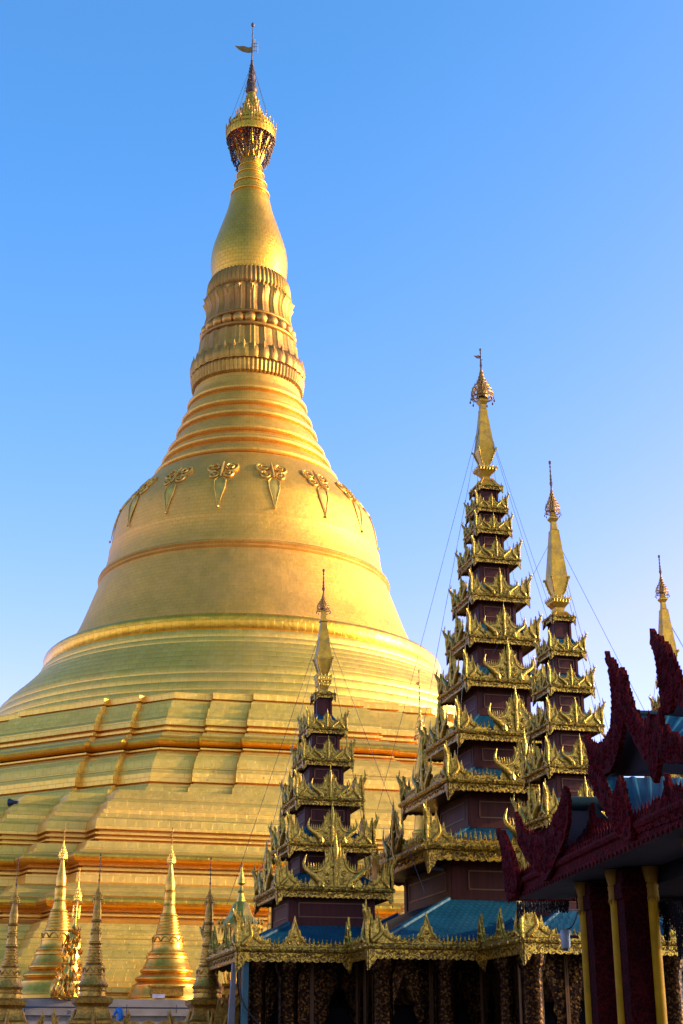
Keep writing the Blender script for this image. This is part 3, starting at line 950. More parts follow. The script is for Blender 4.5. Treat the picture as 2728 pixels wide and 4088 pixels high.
def pendant(mb, c, d1, d2, z, fh, drop):
    """two triangular drops meeting at a convex corner"""
    for d in (d1, d2):
        d = Vector(d)
        o = Vector((d.y, -d.x))
        # make o point outwards (away from the other direction)
        e = Vector(d2 if d is d1 else d1)
        oth = Vector(d2) if (Vector(d1) - d).length < 1e-6 else Vector(d1)
        if o.dot(oth) > 0: o = -o
        w_ = fh * 1.15
        ol = [(0, fh), (w_, fh), (w_ * .95, .25 * fh), (w_ * .6, -.05 * fh), (w_ * .42, -drop * .45), (w_ * .2, -drop * .6), (0, -drop)]
        plate(mb, ol, .03, lambda s, zz, q: (c[0] + d.x * s + o.x * (.024 + q), c[1] + d.y * s + o.y * (.024 + q), z + zz))
def crest_side(mb, P, Q, z, h, a0, a1, sp):
    """row of flame points on a low strip between the arc lengths a0..a1 of the side"""
    P, Q = Vector((P[0], P[1])), Vector((Q[0], Q[1]))
    L = (Q - P).length; t = (Q - P) / L; o = Vector((t.y, -t.x))
    if a1 - a0 < sp: return
    n = max(1, round((a1 - a0) / sp))
    ol = [(a0, 0)]
    for i in range(n + 1):
        s_ = a0 + (a1 - a0) * i / n
        ol.append((s_, h * (.52 if i % 2 else .44)))
    ol += [(a1, 0)]
    plate(mb, ol, .04, lambda s, zz, d: (P.x + t.x * s + o.x * d, P.y + t.y * s + o.y * d, z + zz))
    for i in range(n):
        s_ = a0 + (a1 - a0) * (i + .5) / n
        q = P + t * s_
        spear(mb, q.x, q.y, z + h * .3, h * (.8 + .35 * random.random()), sp * .34, 5)

def square_roof(mb, w0, z0, w1, z1):
    cs = [(-1, -1), (1, -1), (1, 1), (-1, 1)]
    wm, zm = w0 * .55 + w1 * .45, z0 + (z1 - z0) * .40
    prof = [(w0, z0), (wm, zm), (w1, z1)]
    for k in range(4):
        a, b = cs[k], cs[(k + 1) % 4]
        dv = 0
        for i in range(2):
            (wa, za), (wb, zb) = prof[i], prof[i + 1]
            dd = sqrt((wa - wb) ** 2 + (za - zb) ** 2)
            mb.add([(a[0] * wa, a[1] * wa, za), (b[0] * wa, b[1] * wa, za), (b[0] * wb, b[1] * wb, zb), (a[0] * wb, a[1] * wb, zb)], [(0, 1, 2, 3)],
                   [[(-wa, dv), (wa, dv), (wb, dv + dd), (-wb, dv + dd)]])
            dv += dd
    for a in cs:
        tube(mb, [(a[0] * wa_, a[1] * wa_, za_ + .02) for wa_, za_ in prof], .045, 5)

ped0 = cor0 = None
def tier_ornaments(parent, w, z, ps=1.0, tall=1.0):
    """pediment on each side and finial on each corner of one square eave"""
    global ped0, cor0
    for k in range(4):
        if ped0 is None:
            o = PED.build('pediment', G_SMOOTH, parent, 45); ped0 = o
        else: o = dup(ped0, parent)
        t = k * pi / 2
        o.location = (sin(t) * (w - .03), -cos(t) * (w - .03), z); o.rotation_euler = (0, 0, t)
        hw = min(.56 * w, .72 + .14 * w)
        o.scale = (hw * ps * 1.06, .62 * min(w, 1.2), 1.10 * hw * ps * tall)
        if cor0 is None:
            o = COR.build('corner_finial', G_SMOOTH, parent, 45); cor0 = o
        else: o = dup(cor0, parent)
        x, y = -(w - .02), -(w - .02)
        o.location = (x * cos(t) - y * sin(t), x * sin(t) + y * cos(t), z); o.rotation_euler = (0, 0, t)
        s = min(.62 * w ** .75 + .12, .70 + .10 * w)
        o.scale = (s, s, s * 1.02)

def hti(mb, dk, cx, cy, z0, R, z1, seg=18, nring=8):
    """openwork umbrella crown: rings, ribs and pins from z0 up to z1"""
    pr = []
    for k in range(nring + 1):
        t = k / nring
        tb = ((0, .86), (.10, 1.0), (.22, .93), (.34, .72), (.48, .46), (.65, .24), (.82, .11), (1.0, .03))
        for (ta, ra), (tc_, rc) in zip(tb[:-1], tb[1:]):
            if ta <= t <= tc_ + 1e-9:
                rr = ra + (rc - ra) * (t - ta) / (tc_ - ta)
                break
        pr.append((R * rr, z0 + (z1 - z0) * t))
    for (r, z) in pr[:-1]:
        th = max(.012, R * .05)
        lathe(mb, [(r + th, z - th), (r + th * 1.3, z), (r + th, z + th), (r - th * .6, z), (r + th, z - th)], seg, lambda q: (cx, cy), plates=False, closed=False)
        k = max(6, int(seg * (.35 + .65 * r / R)))
        for i in range(k):
            a = 2 * pi * i / k + z * 3
            x, y = cx + r * cos(a), cy + r * sin(a)
            spear(mb, x, y, z, (z1 - z0) * .13, R * .05, 4)
    for i in range(seg):
        a = 2 * pi * i / seg
        tube(mb, [(cx + r * cos(a), cy + r * sin(a), z) for r, z in pr], R * .03, 4)
    lathe(mb, [(r * .55, z + .02) for r, z in pr], 10, lambda q: (cx, cy), plates=False, closed=False)
    tube(dk, [(cx + R * 1.05 * cos(2 * pi * i / 20), cy + R * 1.05 * sin(2 * pi * i / 20), z0) for i in range(20)], R * .03, 4, loop=True)
    for i in range(10):
        a = 2 * pi * i / 10 + .2
        tube(dk, [(cx + R * 1.05 * cos(a), cy + R * 1.05 * sin(a), z0), (cx + R * 1.1 * cos(a), cy + R * 1.1 * sin(a), z0 - R * .32)], R * .025, 4)
        ball(dk, (cx + R * 1.1 * cos(a), cy + R * 1.1 * sin(a), z0 - R * .38), R * .10, 5, 4, 1.3)
def rodtop(mb, cx, cy, z0, z1, r=.03, vane=0, lean=0):
    tube(mb, [(cx, cy, z0 - .2), (cx + lean * .5, cy, (z0 + z1) / 2), (cx + lean, cy, z1)], [r * 1.4, r, r * .5], 5)
    h = z1 - z0
    for f, s in ((.12, 2.6), (.28, 2.0), (.42, 1.8), (.62, 1.5), (.80, 1.5), (.97, 2.2)):
        ball(mb, (cx + lean * f, cy, z0 + h * f), r * s, 6, 4, 1.5)
    if vane:
        v = [(0, -.10), (-.25, -.12), (-.5, .06), (-.32, .07), (-.15, .14), (0, .06)]
        plate(mb, [(a * vane, b * vane) for a, b in v], .025, lambda s, z, d: (cx + s, cy + d, z0 + h * .58 + z))
        tube(mb, [(cx, cy, z0 + h * .42), (cx + .14 * vane, cy, z0 + h * .46)], .015, 4)

def tower(u, v, tiers, zbase, spire, label, wallf=.62, cap=True):
    """tiers [(w, z)] from the lowest eave to the cap; spire dict of heights"""
    wm = MB(); trs = []
    ztop_prev = zbase
    roofs = []
    for i, (w_, z) in enumerate(tiers):
        last = i == len(tiers) - 1
        ww = w_ * (wallf if not last else .66)
        if i == 0: ww = w_ * (wallf + .08)
        fh = .085 + .072 * w_
        tr = MB(); trs.append(tr)
        # wall with corner posts, a base board and a sunk panel
        box(wm, (0, 0, (ztop_prev - .25 + z + .12) / 2), (2 * ww, 2 * ww, z + .12 - ztop_prev + .25))
        hgt = z - ztop_prev
        for k in range(4):
            t = k * pi / 2
            sv = wm.M
            wm.M = Matrix.Rotation(t, 4, 'Z'); tr.M = wm.M
            pw = .07 * w_ + .03
            box(wm, (-ww + pw / 2 - .02, -ww - .012, ztop_prev + hgt / 2), (pw, .05, hgt + .02))
            box(wm, (ww - pw / 2 + .02, -ww - .012, ztop_prev + hgt / 2), (pw, .05, hgt + .016))
            box(wm, (0, -ww - .010, ztop_prev + .05), (2 * ww - 2 * pw + .03, .04, .10))
            # gilt frame line
            a, b = ww - pw - .10 * ww, hgt * .26
            zc = ztop_prev + hgt * .60
            if hgt > .2 and not last:
                q = .010 + .0025 * w_
                box(tr, (0, -ww - .012, zc - b), (2 * a, .024, q * 2)); box(tr, (0, -ww - .012, zc + b), (2 * a, .024, q * 2))
                box(tr, (-a, -ww - .011, zc), (q * 2, .024, 2 * b - q * 2)); box(tr, (a, -ww - .011, zc), (q * 2, .024, 2 * b - q * 2))
            wm.M = sv; tr.M = None
        # boarded soffit
        wi = ww - .02
        for k in range(4):
            t = k * pi / 2
            wm.M = Matrix.Rotation(t, 4, 'Z')
            wm.add([(-w_ + .03, -w_ + .03, z + .3 * fh), (w_ - .03, -w_ + .03, z + .3 * fh), (wi, -wi, z + .3 * fh + .06), (-wi, -wi, z + .3 * fh + .06)], [(0, 3, 2, 1)])
            wm.M = None
        znext = tiers[i + 1][1] if not last else None
        if not last:
            wn = tiers[i + 1][0] * (wallf if i + 1 < len(tiers) - 1 else .66)
            zt = z + fh + (znext - z - fh) * .50
            roofs.append((w_ - .07, z + fh + .02, wn - .01, zt, fh, w_, z))
            ztop_prev = zt
        else: roofs.append((w_ - .04, z + fh, spire['r0'], spire['z0'], fh, w_, z))
    tw = wm.build('tower', WOOD, pav, 30); tw.location = (u, -v, 0)
    tag(tw, label)
    for tr in trs:
        if tr.v: tr.build('panel_trim', TRIM, tw, 0)
    for i, (w0, z0, w1, z1, fh, w_, z) in enumerate(roofs):
        last = i == len(roofs) - 1
        rm = MB(); square_roof(rm, w0, z0, w1, z1)
        rm.build('roof' , TILE if not last else G_SPIRE, tw, 30)
        em = MB()
        cs = [(-w_, -w_), (w_, -w_), (w_, w_), (-w_, w_)]
        for k in range(4):
            P, Q = cs[k], cs[(k + 1) % 4]
            eave_side(em, P, Q, z, fh, r=.034 + .025 * w_)
            R_ = cs[k - 1]
            d1 = Vector((Q[0] - P[0], Q[1] - P[1])).normalized(); d2 = Vector((R_[0] - P[0], R_[1] - P[1])).normalized()
            pendant(em, P, d1, d2, z, fh, fh * 1.15)
            if not last:
                zc = z + fh + (.034 + .025 * w_) * 1.3
                L = 2 * w_; s = min(.62 * w_ ** .75 + .12, .70 + .10 * w_); hw = min(.56 * w_, .72 + .14 * w_)
                p0, p1 = w_ - hw * .9, w_ + hw * .9
                crest_side(em, P, Q, zc - .02, (.13 + .062 * w_), s * .6, p0, .10 + .015 * w_)
                crest_side(em, P, Q, zc - .02, (.13 + .062 * w_), p1, L - s * .6, .10 + .015 * w_)
            else:
                for s_ in (-1, 0, 1):
                    pass
        em.build('eave', G_CARVE, tw, 40)
        if not last: tier_ornaments(tw, w_, z + fh + (.034 + .025 * w_) * 1.2, 1.0 if w_ < 2 else .92)
        else:
            sv = MB()
            for P in cs: spear(sv, P[0] * .96, P[1] * .96, z + fh, .22, .03, 5)
            sv.build('corner_spike', G_SMOOTH, tw, 40)
    # spire
    sp = MB()
    lathe(sp, [(r_ * sqrt(2), z_) for r_, z_ in spire['prof']], 4, None, rot=pi / 4, plates=False)
    spo = sp.build('spire', G_SPIRE, tw, 20)
    rb = MB()
    (zb0, rb0), (zb1, rb1) = spire['rib']
    for k in range(4):
        t = pi / 4 + k * pi / 2
        tube(rb, arc_pts([(rb0 * 1.41 * cos(t), rb0 * 1.41 * sin(t), zb0), ((rb0 * .45 + rb1 * .55) * 1.45 * cos(t), (rb0 * .45 + rb1 * .55) * 1.45 * sin(t), (zb0 + zb1) / 2), (rb1 * 1.52 * cos(t), rb1 * 1.52 * sin(t), zb1 + .05)]), .026, 6)
        ball(rb, (rb1 * 1.56 * cos(t), rb1 * 1.56 * sin(t), zb1 + .05), .05, 6, 4)
        for f in (.25, .5, .75):
            rr = (rb0 + (rb1 - rb0) * f) * 1.5
            ball(rb, (rr * cos(t), rr * sin(t), zb0 + (zb1 - zb0) * f), .035, 5, 4)
    # small teeth round the dish
    for (zz, rr) in spire['dish']:
        for k in range(4):
            rb.M = Matrix.Rotation(k * pi / 2, 4, 'Z')
            box(rb, (0, -rr - .004, zz), (2 * rr + .03, .03, .05))
            for j in range(5): spear(rb, -rr + 2 * rr * j / 4, -rr, zz + .01, .13, .022, 4)
            for j in range(6): spear_dn(rb, -rr + 2 * rr * (j + .5) / 6, -rr - .004, zz - .02, .09, .03)
            rb.M = None
    rb.build('spire_rib', G_SMOOTH, tw, 40)
    hm, hd = MB(), MB()
    hti(hm, hd, 0, 0, spire['h0'], spire['hr'], spire['h1'])
    hm.build('umbrella_crown', HTI, tw, 40); hd.build('bell_pendant', HTI_D, tw, 40)
    rm = MB(); rodtop(rm, 0, 0, spire['h1'], spire['top'], .022, spire.get('vane', 0))
    rm.build('rod', HTI_D, tw, 40)
    if spire.get('wires'):
        wm2 = MB()
        for (x, y, z) in spire['wires']:
            tube(wm2, [(0.0, 0, spire['wz']), (x, y, z)], .008, 4)
        wm2.build('stay_wire', WIRE, tw, 0)
    return tw
def spear_dn(mb, x, y, z, h, r):
    mb.add([(x - r, y, z), (x + r, y, z), (x, y - .015, z), (x, y, z - h)], [(0, 2, 3), (2, 1, 3), (1, 0, 3)])

tower(0, 0, [(3.66, 7.07), (2.62, 9.38), (2.0, 11.16), (1.50, 13.10), (1.25, 14.70), (1.05, 16.29), (.85, 17.76), (.66, 18.94), (.58, 19.81), (.46, 20.73)], 6.0,
      dict(r0=.17, z0=21.25, prof=[(.17, 21.2), (.13, 21.35), (.17, 21.42), (.33, 21.62), (.35, 21.70), (.27, 21.74), (.13, 21.78), (.14, 21.82), (.31, 22.40), (.30, 22.45), (.13, 24.0), (.14, 24.08), (.11, 24.12), (.11, 24.3), (.18, 24.42), (.18, 24.5), (.12, 24.55), (.05, 24.7)],
           rib=((21.85, .15), (22.38, .31)), dish=((21.66, .345),), h0=24.6, hr=.41, h1=25.85, top=26.65, vane=.55, wz=24.1,
           wires=[(-3.5, -1.5, 9.6), (-2.2, -2.0, 9.6), (3.4, -1.8, 9.6), (2.2, -2.4, 11.4), (3.4, 3, 9.6), (-3.4, 3, 9.6)]), 'tallest of the towers, nine carved tiers')
tower(-6.15, .25, [(1.80, 6.04), (1.36, 7.48), (1.08, 8.96), (.81, 10.28), (.65, 11.36), (.33, 12.63)], 5.25,
      dict(r0=.16, z0=12.85, prof=[(.16, 12.8), (.13, 12.95), (.16, 13.05), (.24, 13.25), (.24, 13.42), (.15, 13.46), (.13, 13.50), (.25, 13.99), (.245, 14.03), (.10, 15.30), (.13, 15.34), (.13, 15.40), (.09, 15.42), (.06, 15.75), (.04, 15.9)],
           rib=((13.52, .14), (13.98, .25)), dish=((13.15, .22), (13.38, .24)), h0=15.75, hr=.22, h1=16.42, top=17.2, wz=15.3,
           wires=[(-2.6, -2.6, 6.2), (2.6, -2.6, 6.2), (2.6, 2.6, 6.2), (-2.6, 2.6, 6.2)]), 'slender left tower standing in shade, five carved tiers', .66)
rs = dict(r0=.16, z0=14.12, prof=[(.17, 14.08), (.14, 14.2), (.155, 14.28), (.26, 14.42), (.29, 14.52), (.29, 14.57), (.19, 14.61), (.14, 14.65), (.145, 14.70), (.265, 15.2), (.26, 15.25), (.13, 16.72), (.13, 16.8), (.09, 16.85), (.075, 17.1), (.14, 17.2), (.14, 17.24), (.08, 17.3), (.05, 17.5)],
          rib=((14.72, .155), (15.18, .265)), dish=((14.53, .29),), h0=17.42, hr=.23, h1=18.3, top=19.15, wz=16.7, wires=[(3, -2.2, 7.6), (3.4, 2.6, 7.6), (2.2, 1.2, 7.6), (-1.3, 3.4, 13.0)])
tower(-.33, 6.80, [(1.42, 6.15), (1.18, 7.59), (.98, 9.07), (.83, 10.35), (.68, 11.52), (.55, 12.66), (.36, 13.80)], 5.2, rs, 'right hand tower in front of the tallest one, six carved tiers', .62)
rs2 = dict(rs)
DZ = .1
rs2.update(z0=14.15, prof=[(a, z - DZ) for a, z in rs['prof']], rib=tuple((z - DZ, a) for z, a in rs['rib']), dish=tuple((z - DZ, a) for z, a in rs['dish']), h0=rs['h0'] - DZ, h1=rs['h1'] - .2, top=18.8, wz=rs['wz'] - DZ)
rs2['wires'] = [(-2.6, -2.2, 9.0), (2.6, -2.2, 9.0), (3.6, 0, 9.6)]
tower(6.62, .2, [(1.42, 6.0), (1.18, 7.4), (.98, 8.85), (.82, 10.25), (.66, 11.6), (.52, 12.9), (.34, 13.95)], 5.2, rs2, 'far right tower whose spire rises behind the red hall', .62)

# low carved eave, roofs, columns and walls of the pavilion (local: x right, y = -v)
ZE, FH = 4.1, .30
arm = [(-9.3, 3.0), (-5.95, 3.0), (-5.95, 5.13), (-2.53, 5.13), (-2.53, 8.33), (2.53, 8.33), (2.53, 5.13), (5.95, 5.13), (5.95, 3.0), (9.6, 3.0), (9.6, -3.0), (5.95, -3.0), (5.95, -5.13), (-5.95, -5.13), (-5.95, -3.0), (-9.3, -3.0)]
P2 = [(x, -v) for x, v in arm]
em = MB(); sf = MB()
n = len(P2)
ant = MB()
antol = [(-.42, 0), (-.40, .10), (-.30, .16), (-.26, .30), (-.18, .36), (-.16, .50), (-.09, .56), (-.06, .70), (0, .95), (.06, .70), (.09, .56), (.16, .50), (.18, .36), (.26, .30), (.30, .16), (.40, .10), (.42, 0)]
plate(ant, antol, .05, lambda s, z, d: (s, d, z))
for s in (-1, 1):
    tube(ant, arc_pts([(s * .36, -.04, .05), (s * .22, -.05, .22), (s * .12, -.05, .42), (0, -.05, .80)]), .022, 5)
    pts = [(s * (.13 + .08 * (1 - .07 * i) * cos(i * .8)), -.05, .14 + .08 * (1 - .07 * i) * sin(i * .8)) for i in range(11)]
    tube(ant, pts, .02, 5)
ball(ant, (0, -.05, .34), .07, 7, 5)
ant0 = None
lowcor = []
for i in range(n):
    P, Q, Rr = P2[i], P2[(i + 1) % n], P2[i - 1]
    L = sqrt((Q[0] - P[0]) ** 2 + (Q[1] - P[1]) ** 2)
    eave_side(em, P, Q, ZE, FH, r=.085)
    d1 = Vector((Q[0] - P[0], Q[1] - P[1])) / L
    d2 = Vector((Rr[0] - P[0], Rr[1] - P[1])).normalized()
    convex = d1.x * d2.y - d1.y * d2.x > 0
    pendant(em, P, d1, d2, ZE, FH, .30)
    P3 = P2[(i + 2) % n]
    d3 = Vector((P3[0] - Q[0], P3[1] - Q[1])).normalized()
    conv2 = d1.x * d3.y - d1.y * d3.x > 0
    zc = ZE + FH + .11
    a0, a1 = (.75 if convex else .1), L - (.75 if conv2 else .1)
    crest_side(em, P, Q, zc, .22, a0, a1, .13)
    mids = [.5] if L < 4 else ([.5] if L < 5.5 else [.3, .7])
    for m_ in mids + ([.0] if not convex else []):
        if L < 2.6 and m_ == .5: continue
        q = (P[0] + d1.x * L * m_, P[1] + d1.y * L * m_)
        if ant0 is None: o = ant.build('antefix', G_SMOOTH, pav, 40); ant0 = o
        else: o = dup(ant0, pav)
        o.location = (q[0] + d1.y * .03, q[1] - d1.x * .03, zc)
        o.rotation_euler = (0, 0, math.atan2(d1.y, d1.x))
        o.scale = (1.05, 1.2, .95)
    if convex:
        o = dup(cor0, pav); o.location = (P[0], P[1], zc)
        o.rotation_euler = (0, 0, math.atan2(d1.y, d1.x)); o.scale = (1.15, 1.15, 1.0)
    o_ = Vector((d1.y, -d1.x))
    # spur walls of the soffit
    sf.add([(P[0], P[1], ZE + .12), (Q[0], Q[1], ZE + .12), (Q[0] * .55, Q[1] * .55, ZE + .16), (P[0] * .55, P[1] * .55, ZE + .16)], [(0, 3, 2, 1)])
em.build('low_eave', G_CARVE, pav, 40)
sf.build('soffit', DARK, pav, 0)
# tiled hip roofs: one over each arm and one over the core
def hip(mb, x0, x1, y0, y1, zb, ix0, ix1, iy0, iy1, zt):
    o = [(x0, y0), (x1, y0), (x1, y1), (x0, y1)]; i_ = [(ix0, iy0), (ix1, iy0), (ix1, iy1), (ix0, iy1)]
    for k in range(4):
        a, b, c, d = o[k], o[(k + 1) % 4], i_[(k + 1) % 4], i_[k]
        e = Vector((b[0] - a[0], b[1] - a[1])); L = e.length; e /= L
        off = Vector((d[0] - a[0], d[1] - a[1])); off2 = Vector((c[0] - a[0], c[1] - a[1]))
        run = abs(off.x * e.y - off.y * e.x); dd = sqrt(run ** 2 + (zt - zb) ** 2)
        mb.add([(a[0], a[1], zb), (b[0], b[1], zb), (c[0], c[1], zt), (d[0], d[1], zt)], [(0, 1, 2, 3)], [[(0, 0), (L, 0), (off2.dot(e), dd), (off.dot(e), dd)]])
        tube(mb, [(a[0], a[1], zb + .02), (d[0], d[1], zt + .03)], .07, 6)
    mb.add([(p[0], p[1], zt) for p in i_], [(0, 1, 2, 3)])
rm = MB()
hip(rm, -9.15, -4.0, -2.85, 2.85, 4.47, -7.4, -4.6, -1.5, 1.1, 5.33)
hip(rm, 4.0, 9.45, -2.85, 2.85, 4.47, 4.6, 8.0, -1.3, 1.3, 5.33)
hip(rm, -2.38, 2.38, -8.18, -3.0, 4.47, -1.15, 1.15, -7.8, -4.0, 5.33)
hip(rm, -5.8, 5.8, -4.98, 4.98, 4.47, -2.75, 2.75, -2.75, 2.75, 6.02)
rm.build('low_roof', TILE, pav, 20)
# columns with mosaic, bases and capitals
cm = MB()
lathe(cm, [(.42, 0), (.42, .25), (.34, .32), (.30, .45), (.29, 3.7), (.34, 3.8), (.40, 4.0), (.42, 4.2)], 24, plates=False)
col0 = None
for (x, v) in ((-7.6, 2.1), (-5.3, 4.25), (-3.4, 4.25), (-2.05, 7.6), (2.05, 7.6), (0, 7.75), (-2.0, 5.6), (3.5, 4.25), (5.3, 4.25), (7.5, 2.2), (-8.6, 2.2), (2.0, 5.6)):
    if col0 is None: o = cm.build('column', MOS, pav, 40); col0 = o
    else: o = dup(col0, pav)
    o.location = (x, -v, 0)
# inner screens: carved mosaic panels with dark doorways
def screen(x0, y0, x1, y1):
    sc_, gt = MB(), MB()
    P, Q = Vector((x0, y0)), Vector((x1, y1)); L = (Q - P).length; t = (Q - P) / L; o = Vector((t.y, -t.x))
    k = max(2, round(L / 1.5)); w_ = L / k
    for i in range(k):
        c = P + t * (i + .5) * w_
        sc_.M = Matrix.Translation((c.x, c.y, 0)) @ Matrix.Rotation(math.atan2(t.y, t.x), 4, 'Z')
        # arched opening: jambs with a stepped, flame-edged head
        jw = w_ * .24
        ol = [(-w_ / 2, 0), (-w_ / 2, 4.2), (w_ / 2, 4.2), (w_ / 2, 0), (w_ / 2 - jw, 0)]
        for z_, a in ((1.9, 0), (2.3, .05), (2.5, .0), (2.75, .09), (2.95, .06), (3.2, .17), (3.3, .15), (3.55, .30)):
            ol.append((w_ / 2 - jw - a * w_, z_))
        ol.append((0, 3.8))
        for z_, a in ((3.55, .30), (3.3, .15), (3.2, .17), (2.95, .06), (2.75, .09), (2.5, .0), (2.3, .05), (1.9, 0)):
            ol.append((-w_ / 2 + jw + a * w_, z_))
        ol.append((-w_ / 2 + jw, 0))
        plate(sc_, ol, .1, lambda s, z, d: (s, d, z))
        gt.M = sc_.M
        for s in (-1, 1):
            box(gt, (s * (w_ / 2 - .03), -.085, 2.1), (.05, .06, 4.2))
        gt.M = sc_.M = None
    o_ = sc_.build('carved_screen', MOS_D, pav, 30)
    gt.build('gilt_strip', TRIM, o_, 0)
screen(-8.4, -1.2, -5.0, -1.2); screen(-5.2, -3.2, -1.9, -3.2); screen(-1.9, -6.5, 1.9, -6.5)
screen(1.9, -3.2, 5.2, -3.2); screen(5.0, -1.2, 8.6, -1.2); screen(-1.9, -3.2, -1.9, -6.5); screen(-5.2, -1.2, -5.2, -3.2); screen(-8.4, 1.6, -8.4, -1.2)
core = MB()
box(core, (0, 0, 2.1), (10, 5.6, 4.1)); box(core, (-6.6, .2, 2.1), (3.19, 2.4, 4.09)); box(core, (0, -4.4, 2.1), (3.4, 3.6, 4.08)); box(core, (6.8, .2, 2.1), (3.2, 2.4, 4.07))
core.build('inner_hall_shade', DARK, pav, 0)  # solid near-black blocks stand in for the shaded interior behind the doorways
mb = MB(); box(mb, (-9.0, -2.62, 2.05), (.16, .30, 4.1)); mb.build('post', TEAL, pav, 0)
mb = MB()
mb.add([(-9.5, -2.2, 0), (-9.2, -2.2, 0), (-9.2, -2.2, 4.1), (-9.3, -2.2, 4.1), (-9.5, -2.0, 0), (-9.2, -2.0, 0), (-9.2, -2.0, 4.1), (-9.3, -2.0, 4.1)], [(0, 1, 2, 3), (4, 7, 6, 5), (0, 4, 5, 1), (1, 5, 6, 2), (2, 6, 7, 3), (3, 7, 4, 0)])
mb.build('white_end_wall', WHITE, pav, 0)
mb = MB(); tube(mb, arc_pts([(-9.22, -2.9, 4.0), (-9.2, -2.9, 3.4), (-9.05, -2.9, 2.9), (-8.6, -2.88, 2.4), (-8.0, -2.85, 1.8)]), .025, 5)
mb.build('cable', CABLE, pav)

# white horn loudspeaker on the main tower's bottom storey
p = at(1742, 3466, 45.2)
ls2 = empty('loudspeaker', p, radians(14), 'white horn loudspeaker on the shaded maroon wall under the widest golden eave', 'loudspeaker')
mb = MB(); mb.M = Matrix.Rotation(radians(-80), 4, 'Y')
lathe(mb, [(.13, .30), (.135, .27), (.08, .1), (.05, -.1), (.045, -.25), (.01, -.26)], 16, plates=False, closed=False)
lathe(mb, [(.01, 0), (.05, .02), (.09, .15), (.13, .30)], 16, plates=False, closed=False)
mb.build('horn', GREY, ls2)
mb = MB(); tube(mb, [(.2, 0, 0), (.55, .25, -.05), (.8, .6, -.05)], .025, 5); mb.build('bracket', GREY, ls2)

# ------------------------------------------------------------------ small gilded stupas
def px_profile(rows, y0, k):
    return [(r * k, (y0 - y) * k) for y, r in rows]
def small_stupa(mat, hm_mat):
    """broad stupa that stands on the white plinth"""
    k = .00353
    rows = [(2100, 505), (2060, 500), (2050, 470), (2010, 460), (1990, 440), (1950, 428), (1930, 415), (1900, 412)]
    for (yc, r, b) in ((1830, 362, 30), (1735, 310, 26)):
        rows += [(yc + 48, r + 8), (yc + 36, r - 6)]
        for i in range(7):
            a = -pi / 2 + pi * i / 6
            rows.append((yc - 28 * sin(a), r - 12 + b * cos(a)))
        rows += [(yc - 36, r - 22)]
    rows += [(1690, 292), (1650, 268), (1640, 262), (1600, 250), (1590, 262), (1560, 256), (1545, 238), (1535, 246), (1520, 240), (1508, 214), (1490, 198), (1460, 191), (1425, 188), (1420, 194), (1400, 194), (1392, 184), (1350, 183), (1322, 180), (1306, 164), (1300, 150)]
    y, r = 1290, 148
    for i in range(6):
        rows += [(y, r), (y - 6, r + 7), (y - 14, r + 7), (y - 20, r - 2), (y - 34, r - 8)]
        y -= 36; r -= 8.0
    rows += [(1078, 104), (1072, 108), (1060, 104), (1050, 88), (1000, 80), (960, 72), (950, 80), (940, 74), (905, 68), (890, 72), (830, 69), (800, 72), (786, 64), (776, 70), (768, 60), (740, 62), (680, 63), (640, 53), (560, 38), (480, 23), (455, 22)]
    prof = [(r * k, (2100 - y) * k) for y, r in rows]
    body = MB(); lathe(body, prof, 40, plates=False)
    # dentil ring under the bell
    for i in range(44):
        a = 2 * pi * i / 44
        ball(body, (250 * k * cos(a), 250 * k * sin(a), (2100 - 1580) * k), .035, 5, 4)
    # lotus swags on the bell
    sw = MB()
    for i in range(10):
        a0 = 2 * pi * i / 10
        pts = [((186 * k + .02) * cos(a0 + t * pi / 10), (186 * k + .02) * sin(a0 + t * pi / 10), (2100 - 1395 + 60 * (1 - t * t)) * k) for t in (-1, -.6, -.2, .2, .6, 1)]
        tube(sw, pts, .022, 5)
    hm, hd = MB(), MB()
    hti(hm, hd, 0, 0, (2100 - 440) * k, 58 * k, (2100 - 210) * k, 14, 7)
    rd_ = MB(); rodtop(rd_, 0, 0, (2100 - 210) * k, 2100 * k, .016, .3)
    return body, sw, hm, hd, rd_
def put_stupa(name, parts, mats, px, py, Y, label, group=None, sc=1.0):
    p = at(px, py, Y)
    e = empty(name, p, SROT, label, 'stupa', group)
    e.scale = (sc, sc, sc)
    for nm, mbx, mt in zip(('body', 'petal_band', 'umbrella_crown', 'bell_pendant', 'rod'), parts, mats):
        mbx.build(nm, mt, e, 35)
    return e
def copy_stupa(src, px, py, Y, label, sc=1.0):
    c = dup_tree(src)
    c.location = at(px, py, Y); c.scale = (sc, sc, sc); c['label'] = label
    return c
GRP = 'small gilded stupas on the plinth'
A = put_stupa('small_stupa', small_stupa(G_STUPA, HTI), (G_STUPA, G_OLD, G_BRIGHT, HTI_D, HTI), 660, 4004, 63.2, 'broad shiny gold stupa with a small plaque at its foot, on the white wall', GRP, .99)
copy_stupa(A, 212, 3990, 62.0, 'broad shiny gold stupa half hidden by the ornate golden tree at left', .98)
copy_stupa(A, 1082, 4010, 64.5, 'broad gold stupa mostly hidden behind the left pavilion tower', .82)
tb = copy_stupa(A, 1700, 4010, 58.5, 'tall gold stupa behind the main tower with its ringed top and vane showing', 1.1)
tb.scale = (1.1, 1.1, 1.82)
# plaque and sill in front of the first one
p = at(650, 3975, 61.4)
plq = empty('plaque', p + Vector((0, 0, 0)), SROT, 'small pale plaque on a gold sill at the foot of the broad stupa', 'plaque')
mb = MB(); box(mb, (.18, .12, .16), (1.35, .3, .34)); box(mb, (.18, .1, .36), (1.5, .4, .07)); mb.build('sill', G_OLD, plq, 0)
mb = MB(); box(mb, (-.18, -.05, -.02), (.52, .04, .15)); mb.build('panel', PLAQUE, plq, 0)

